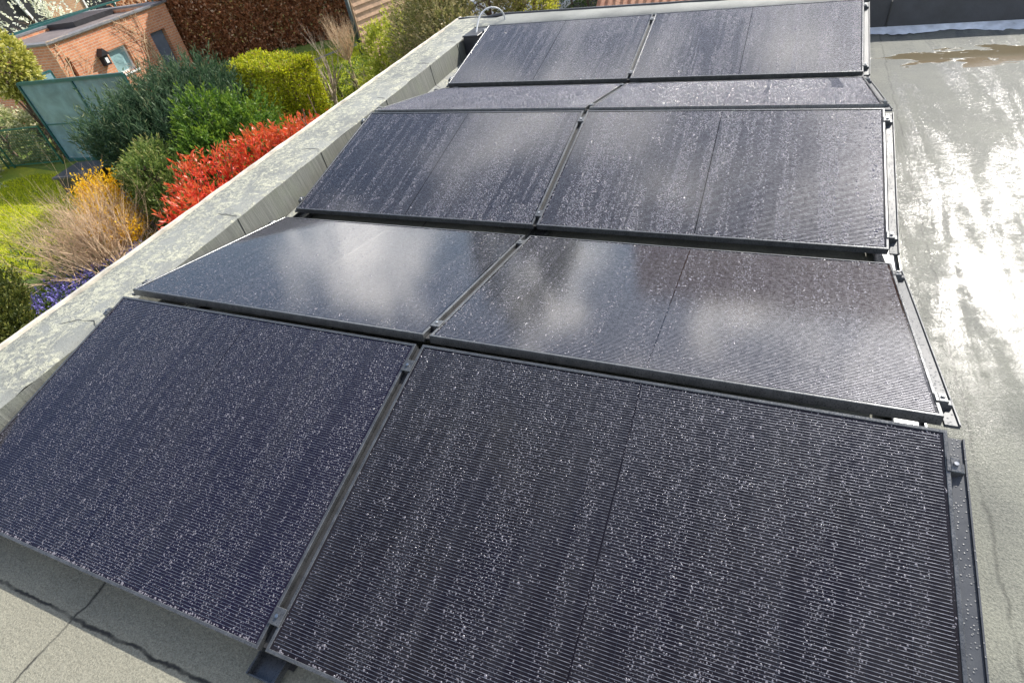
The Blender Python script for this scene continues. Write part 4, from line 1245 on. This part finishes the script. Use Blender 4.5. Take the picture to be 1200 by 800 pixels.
hedge('clipped_hedge', 'lime green clipped block hedge with a flat sunlit top', (-10.35, 11.2, GZ), (-10.3, 11.2, -2.2), (1.22, 0.58, 0.80), RAD(-15), 34000, M['l_box'], 301, 0.060, 0.030, tmean=0.5)
hd = unit(np.array([8.0, 4.9, 0]))
hedge('beech_hedge', 'tall rusty brown beech hedge behind the gardens', (-15.3, 19.3, GZ), (-15.3, 19.3, -1.35), (5.0, 0.42, 1.65), math.atan2(hd[1], hd[0]), 90000, M['l_beech'], 302, 0.12, 0.075, tmean=0.45, jit=0.08, inner=0.18)
hedge('low_hedge', 'low bright green hedge beside the bare shrubs', (-10.2, 13.0, GZ), (-10.1, 12.8, -2.62), (1.5, 0.45, 0.40), RAD(60), 8000, M['l_lowgreen'], 303, 0.05, 0.028, tmean=0.6)
hedge('distant_hedge', 'dark green clipped hedge far beyond the pale driveway', (-4.6, 21.0, GZ), (-4.4, 21.5, -2.25), (2.2, 0.9, 0.75), RAD(20), 9000, M['l_cypress'], 304, 0.08, 0.05, tmean=0.4)

# yellow forsythia
rng = np.random.default_rng(401)
loc = (-9.6, 5.6, GZ)
fo = plant('forsythia_shrub', 'yellow blossoming forsythia behind the bare twiggy shrub', 'shrub', loc)
Ps, As, Ts = [], [], []
for c, r_, n_ in (((-10.9, 6.15, -2.5), (0.30, 0.30, 0.30), 320), ((-10.25, 5.75, -2.65), (0.42, 0.36, 0.30), 330), ((-9.6, 5.35, -2.75), (0.42, 0.34, 0.25), 280)):
    P, A = blob_points(rng, n_, c, r_, 0.35, 14, 0.55, 8)
    Q, D, idx, t = spray_points(rng, P, unit(A * 0.5 + np.array([0, 0, 0.9])), 10, 0.28, 0.3)
    Ps.append(Q); As.append(D); Ts.append(np.clip(0.45 + 0.7 * (c[2] + 2.6) + rng.normal(0, 0.22, len(Q)), 0, 1))
leaf_mesh('blossom', rel(np.concatenate(Ps), loc), np.concatenate(As), rng, 0.055, 0.030, M['l_yellow'], fo, np.concatenate(Ts), 0.6)
st = MB()
for k in range(22):
    d = Vector((rng.normal(-0.25, 0.35), rng.normal(0.12, 0.3), 1.0))
    grow(st, rng, (rng.normal(-0.4, 0.35), rng.normal(0.2, 0.2), 0), d, 0.40, 0.012, 1, 4, 0.4, 0.3, (2, 3))
st.build('stems', M['twig'], fo)

# bare twiggy fan in front of it
rng = np.random.default_rng(402)
tw = MB()
for k in range(150):
    d = Vector((rng.normal(-0.55, 0.5), rng.normal(0.25, 0.45), rng.uniform(0.25, 0.85)))
    grow(tw, rng, (rng.normal(0, 0.22), rng.normal(0, 0.22), 0), d, rng.uniform(0.55, 1.0), rng.uniform(0.008, 0.014), 2, 4, 0.35, 0.12, (3, 5))
tw = tw
troot = plant('twiggy_shrub', 'tan leafless twiggy shrub fanning over the lawn edge', 'shrub', (-9.25, 4.75, GZ))
tw.build('branches', M['twig'], troot)
P, A = blob_points(rng, 350, (-0.6, 0.2, 0.35), (0.7, 0.6, 0.35), 0.3, 10, 0.3)
leaf_mesh('young_leaves', P, A, rng, 0.05, 0.022, M['l_lowgreen'], troot, rng.random(350) * 0.8)

# two bare shrubs by the fence
def bare_shrub(label, loc, n_, seed, L, r, lean, mat, depth=3, spread=0.35, stem=0.0):
    rng = np.random.default_rng(seed)
    root = plant('bare_shrub', label, 'shrub', loc)
    b = MB()
    if stem > 0:
        b.tube([(0, 0, 0), (0.02, -0.02, stem * 0.5), (0, 0.02, stem)], [r * 2.6, r * 2.2, r * 1.8], 7, cap=False)
    for k in range(n_):
        d = Vector((rng.normal(lean[0], 0.45), rng.normal(lean[1], 0.45), 1.0))
        grow(b, rng, (rng.normal(0, 0.05), rng.normal(0, 0.05), stem), d, L * rng.uniform(0.7, 1.2), r, depth, 5, spread, 0.35, (2, 4))
    b.build('branches', mat, root)
    return root
bare_shrub('taller bare shrub with a dense tan twig crown beside the dark post', (-9.7, 13.5, GZ), 30, 501, 0.52, 0.016, (0, 0), M['twig'], 3, 0.30, 0.85)
bare_shrub('smaller bare shrub with a few pale upright stems beside the lime hedge', (-9.35, 12.0, GZ), 10, 502, 0.80, 0.026, (-0.05, 0.05), M['twigpale'], 2, 0.25, 0.3)
bare_shrub('pale bare shrub low between the dark post and the roof edge', (-9.3, 13.2, GZ), 9, 503, 0.5, 0.012, (0, 0), M['twigpale'], 2, 0.5, 0.05)

# right-hand evergreens along the building's far end
plume_conifer('thuja_shrub', 'lime tipped thuja in front of the brown board fence', (-7.5, 12.2, GZ),
              [((-7.75, 12.3, -1.95), (0.30, 0.32, 0.75)), ((-7.3, 12.0, -2.3), (0.42, 0.42, 0.6)), ((-7.9, 12.2, -2.6), (0.35, 0.35, 0.4)), ((-6.95, 12.2, -1.75), (0.36, 0.4, 0.75))],
              (380, 420, 220, 420), M['l_thuja'], 601, 0.075, 0.030, 0.22, 9, 0.8, 0.5, tmean=0.5)
plume_conifer('evergreen_shrub', 'olive brown evergreen bush overhanging the far end of the left parapet', (-5.2, 10.7, GZ),
              [((-5.1, 10.8, -1.1), (0.65, 0.65, 1.1)), ((-4.6, 10.2, -1.4), (0.55, 0.55, 0.9)), ((-5.5, 11.3, -1.3), (0.55, 0.6, 1.0)), ((-5.0, 10.7, -2.3), (0.8, 0.8, 0.7)), ((-5.6, 10.5, -1.8), (0.5, 0.5, 0.7)), ((-6.0, 11.2, -1.4), (0.45, 0.5, 1.0))],
              (1500, 1000, 900, 500, 500, 700), M['l_olive'], 602, 0.045, 0.026, 0.18, 10, 0.5, 0.35, tmean=0.45, cat='shrub')
plume_conifer('evergreen_shrub', 'second olive evergreen bush, nearer the corner cable', (-4.3, 11.7, GZ),
              [((-4.35, 11.6, -0.9), (0.7, 0.7, 1.1)), ((-3.9, 12.0, -1.0), (0.6, 0.6, 1.1)), ((-4.2, 11.8, -2.2), (0.8, 0.8, 0.8))],
              (1300, 1000, 500), M['l_olive'], 603, 0.045, 0.026, 0.18, 10, 0.5, 0.35, tmean=0.52, cat='shrub')
plume_conifer('golden_shrub', 'golden yellow-green bush above the rear roof edge beside the pale driveway', (-3.55, 12.6, GZ),
              [((-3.6, 12.1, -0.85), (0.36, 0.4, 0.9)), ((-3.6, 12.3, -2.0), (0.5, 0.5, 0.9))],
              (600, 300), M['l_thuja'], 604, 0.055, 0.030, 0.20, 9, 0.5, 0.35, tmean=0.75, cat='shrub')

# variegated round bush, top-left corner
plume_conifer('variegated_bush', 'round yellow-green variegated bush at the top left edge', (-16.4, 8.95, GZ),
              [((-16.6, 9.0, -0.55), (0.62, 0.6, 0.62)), ((-16.5, 9.0, -0.9), (0.5, 0.5, 0.4))],
              (900, 400), M['l_varieg'], 605, 0.075, 0.05, 0.12, 8, 0.1, 0.22, 0.75, cat='shrub', tmean=0.5)

# ivy over the wire fence
plume_conifer('ivy_hedge', 'pale ivy mass behind the green wire fence', (-18.2, 8.8, GZ),
              [((-18.3, 8.75, -2.35), (1.15, 0.55, 0.85)), ((-17.0, 9.05, -2.45), (0.8, 0.45, 0.62)), ((-19.5, 8.1, -2.3), (1.2, 0.7, 0.9)), ((-17.9, 7.5, -2.75), (0.7, 0.35, 0.3))],
              (800, 500, 600, 260), M['l_ivy'], 606, 0.07, 0.055, 0.12, 7, 0.3, 0.25, 0.7, cat='ivy', tmean=0.65)

# white blossom tree behind the outbuilding
plume_conifer('blossom_shrub', 'cream white blossoming shrub behind the outbuilding roof', (-25.0, 16.0, GZ),
              [((-25.4, 15.6, -0.9), (1.2, 1.0, 0.75)), ((-25.0, 16.9, -1.1), (0.9, 1.0, 0.6)), ((-25.2, 16.2, -1.8), (1.0, 1.0, 0.8))],
              (75, 50, 60), M['l_white'], 607, 0.11, 0.08, 0.35, 8, 0.3, 0.5, 0.6, cat='shrub', tmean=0.6)

# purple flowers and their leaves: a bed nobody could count
rng = np.random.default_rng(701)
n = 420
P = np.stack([rng.normal(0, 0.28, n), rng.normal(0, 0.42, n), np.zeros(n)], 1)
P2 = np.stack([rng.normal(0.22, 0.15, n // 3), rng.normal(1.10, 0.15, n // 3), np.zeros(n // 3)], 1)
P = np.concatenate([P, P2]); n = len(P)
base = np.array([-9.32, 3.95, GZ])
fb_root = empty('purple_flowers', tuple(base), label='violet grape hyacinth bed at the foot of the building by the lawn', cat='flower bed', kind='stuff')
H = rng.uniform(0.14, 0.24, n)
Q = np.repeat(P, 14, 0); tt = np.tile(np.linspace(0.45, 1.0, 14), n)
Q[:, 2] = tt * np.repeat(H, 14)
leaf_mesh('flower_spikes', Q, rng.normal(0, 1, (len(Q), 3)) * np.array([1, 1, 0.4]), rng, 0.032, 0.028, M['l_purple'], fb_root, None, 0.3, kind='stuff')
Q = np.repeat(P, 6, 0) + rng.normal(0, 0.03, (n * 6, 3)) * np.array([1, 1, 0]); 
leaf_mesh('flower_leaves', Q, np.tile(np.array([0, 0, 1.0]), (len(Q), 1)), rng, 0.20, 0.016, M['l_lowgreen'], fb_root, None, 0.45, kind='stuff')

# lawn blades
def blades(name, poly, n, seed, h=0.05, w=0.012):
    rng = np.random.default_rng(seed)
    poly = np.array(poly); lo, hi = poly.min(0), poly.max(0)
    q = rng.uniform(lo, hi, (n * 2, 2))
    ins = np.zeros(len(q), bool)
    j = len(poly) - 1
    for i in range(len(poly)):
        a, b = poly[i], poly[j]
        cnd = ((a[1] > q[:, 1]) != (b[1] > q[:, 1])) & (q[:, 0] < (b[0] - a[0]) * (q[:, 1] - a[1]) / (b[1] - a[1] + 1e-9) + a[0])
        ins ^= cnd; j = i
    q = q[ins][:n]
    P = np.concatenate([q, np.full((len(q), 1), GZ + 0.006)], 1)
    leaf_mesh(name, P, np.tile(np.array([0, 0, 1.0]), (len(P), 1)), rng, h, w, M['l_grass'], None, None, 0.5, label='short sunlit grass blades of the garden lawn' if seed == 801 else 'short grass blades of the lawn by the bare shrubs', cat='grass', kind='stuff')
blades('lawn_grass', [(-18, 2.6), (-11.6, 3.2), (-10.6, 4.6), (-11.6, 6.2), (-14.4, 8.0), (-16.2, 7.9), (-18, 6.2)], 45000, 801, 0.06, 0.014)
blades('side_grass', [(-13.0, 12.6), (-9.6, 11.6), (-8.6, 15), (-10.5, 19.5), (-15.5, 17.2)], 22000, 802, 0.06, 0.016)

# low scrubby ground plants in the beds
rng = np.random.default_rng(810)
n = 2600
P = np.stack([rng.uniform(-12.5, -5.5, n), rng.uniform(2.8, 12.5, n), np.full(n, GZ)], 1)
Q, D, idx, t = spray_points(rng, P, np.tile(np.array([0, 0, 1.0]), (n, 1)), 6, 0.16, 0.6)
leaf_mesh('bed_groundcover', Q, D, rng, 0.08, 0.025, M['l_cypress'], None, rng.random(len(Q)) * 0.9, 0.5, label='low green ground cover growing between the garden shrubs', cat='ground cover', kind='stuff')

# ================================================================== FARTHER HOUSES AND TREES
hs = empty('brick_house', (-30.5, 20.5, GZ), label='tan brick house beyond the outbuilding, at the top left', cat='house')
hw = MB().box(-8, 0, -1.2, 9.5, 0, 5.4)
hw.build('wall', M['brick2'], hs)
hr = MB().add([(-8.4, -1.6, 5.4), (0.4, -1.6, 5.4), (0.4, 9.9, 5.4), (-8.4, 9.9, 5.4), (-4, -1.6, 8.2), (-4, 9.9, 8.2)],
              [(0, 1, 4), (1, 2, 5, 4), (2, 3, 5), (3, 0, 4, 5), (0, 3, 2, 1)])
hr.build('roof', M['tile'], hs)
for ya in (0.9, 4.2, 7.0):
    w_ = MB()
    w_.box(0.004, 0.06, ya, ya + 0.08, 0.3, 2.3); w_.box(0.004, 0.06, ya + 1.52, ya + 1.6, 0.3, 2.3)
    w_.box(0.004, 0.06, ya + 0.08, ya + 1.52, 0.3, 0.38); w_.box(0.004, 0.06, ya + 0.08, ya + 1.52, 2.22, 2.3)
    w_ = w_.build('window', M['white'], hs)
    MB().box(0.006, 0.02, ya + 0.08, ya + 1.52, 0.38, 2.22).build('pane', M['panedark'], w_)
# dark glazed lean-to with a pale rafter
lt = empty('lean_to', (-28.6, 17.2, GZ), label='dark lean-to with pale sloping bar at the top left corner', cat='lean-to')
MB().box(-3.0, 0, -5.2, 1.2, 0, 3.0).build('wall', M['black'], lt)
MB().bar((0.06, 0.75, 0.2), (0.06, 0.05, 3.1), 0.10, 0.10).build('bar', M['white'], lt)
plume_conifer('garden_shrub', 'reddish brown shrub by the tan brick house wall', (-28.8, 22.6, GZ),
              [((-28.8, 22.9, -1.9), (0.7, 1.2, 0.8)), ((-28.9, 24.6, -2.1), (0.7, 1.0, 0.7))], (260, 220), M['l_beech'], 608, 0.11, 0.08, 0.2, 7, 0.4, 0.4, cat='shrub', tmean=0.5)
# glass-topped balustrade rail behind the outbuilding
bl = empty('garden_railing', (-23.4, 14.2, GZ), label='dark teal railing behind the outbuilding roof', cat='railing')
rl = MB()
rl.bar((0, 0, 2.25), (-0.9, 9.5, 2.05), 0.07, 0.07)
rl.build('top_rail', M['teal'], bl)
for k in range(6):
    t = k / 5
    MB().bar((-0.9 * t, 9.5 * t, 0), (-0.9 * t, 9.5 * t, 2.25 - 0.2 * t), 0.06, 0.06).build('post', M['teal'], bl)

# tiled garage behind the rear roof edge
ga = empty('tiled_garage', (-0.6, 17.6, GZ), label='terracotta tiled low garage roof beyond the rear parapet', cat='garage')
MB().box(-2.4, 4.0, -1.6, 1.6, 0, 1.05).build('wall', M['brick2'], ga)
gr = MB()
gr.add([(-2.75, -2.1, 0.95), (4.3, -2.1, 0.95), (4.3, 0, 2.3), (-2.75, 0, 2.3), (-2.75, 2.1, 0.95), (4.3, 2.1, 0.95),
        (-2.75, -2.1, 0.88), (4.3, -2.1, 0.88), (4.3, 0, 2.2), (-2.75, 0, 2.2), (-2.75, 2.1, 0.88), (4.3, 2.1, 0.88)],
       [(0, 1, 2, 3), (3, 2, 5, 4), (0, 6, 7, 1), (4, 5, 11, 10), (6, 9, 8, 7), (9, 10, 11, 8), (0, 3, 9, 6), (3, 4, 10, 9), (1, 7, 8, 2), (2, 8, 11, 5)])
gr.build('roof', M['tile'], ga)

# tall house and trees beyond the frame: the panels mirror them
nh = empty('neighbour_house', (6.5, 34, GZ), label='large brick house with tiled roof beyond the rear parapet, above the frame', cat='house')
MB().box(-11, 9, -4, 5, 0, 6.2).build('wall', M['brickdark'], nh)
MB().add([(-11.5, -4.5, 6.2), (9.5, -4.5, 6.2), (9.5, 5.5, 6.2), (-11.5, 5.5, 6.2), (-11.5, 0.5, 12.6), (9.5, 0.5, 12.6)],
         [(0, 1, 5, 4), (2, 3, 4, 5), (1, 2, 5), (3, 0, 4), (0, 3, 2, 1)]).build('roof', M['tile'], nh)
for (tx, ty, tr_, th, sd, lab) in ((-10.5, 29, 2.8, 12.0, 901, 'broad dark tree left of the far house, above the frame'), (-19.5, 33, 2.4, 6.0, 902, 'smaller dark tree farther left of the far house, above the frame'), (21, 33, 3.2, 7.0, 903, 'broad dark tree right of the far house, above the frame')):
    plume_conifer('garden_tree', lab, (tx, ty, GZ), [((tx, ty, GZ + th * 0.62), (tr_, tr_, th * 0.42)), ((tx + 0.8, ty - 0.5, GZ + th * 0.45), (tr_ * 0.8, tr_ * 0.8, th * 0.3))],
                  (800, 500), M['l_cypress'], sd, 0.35, 0.24, 0.5, 7, 0.3, 0.4, 0.6, cat='tree', tmean=0.4)
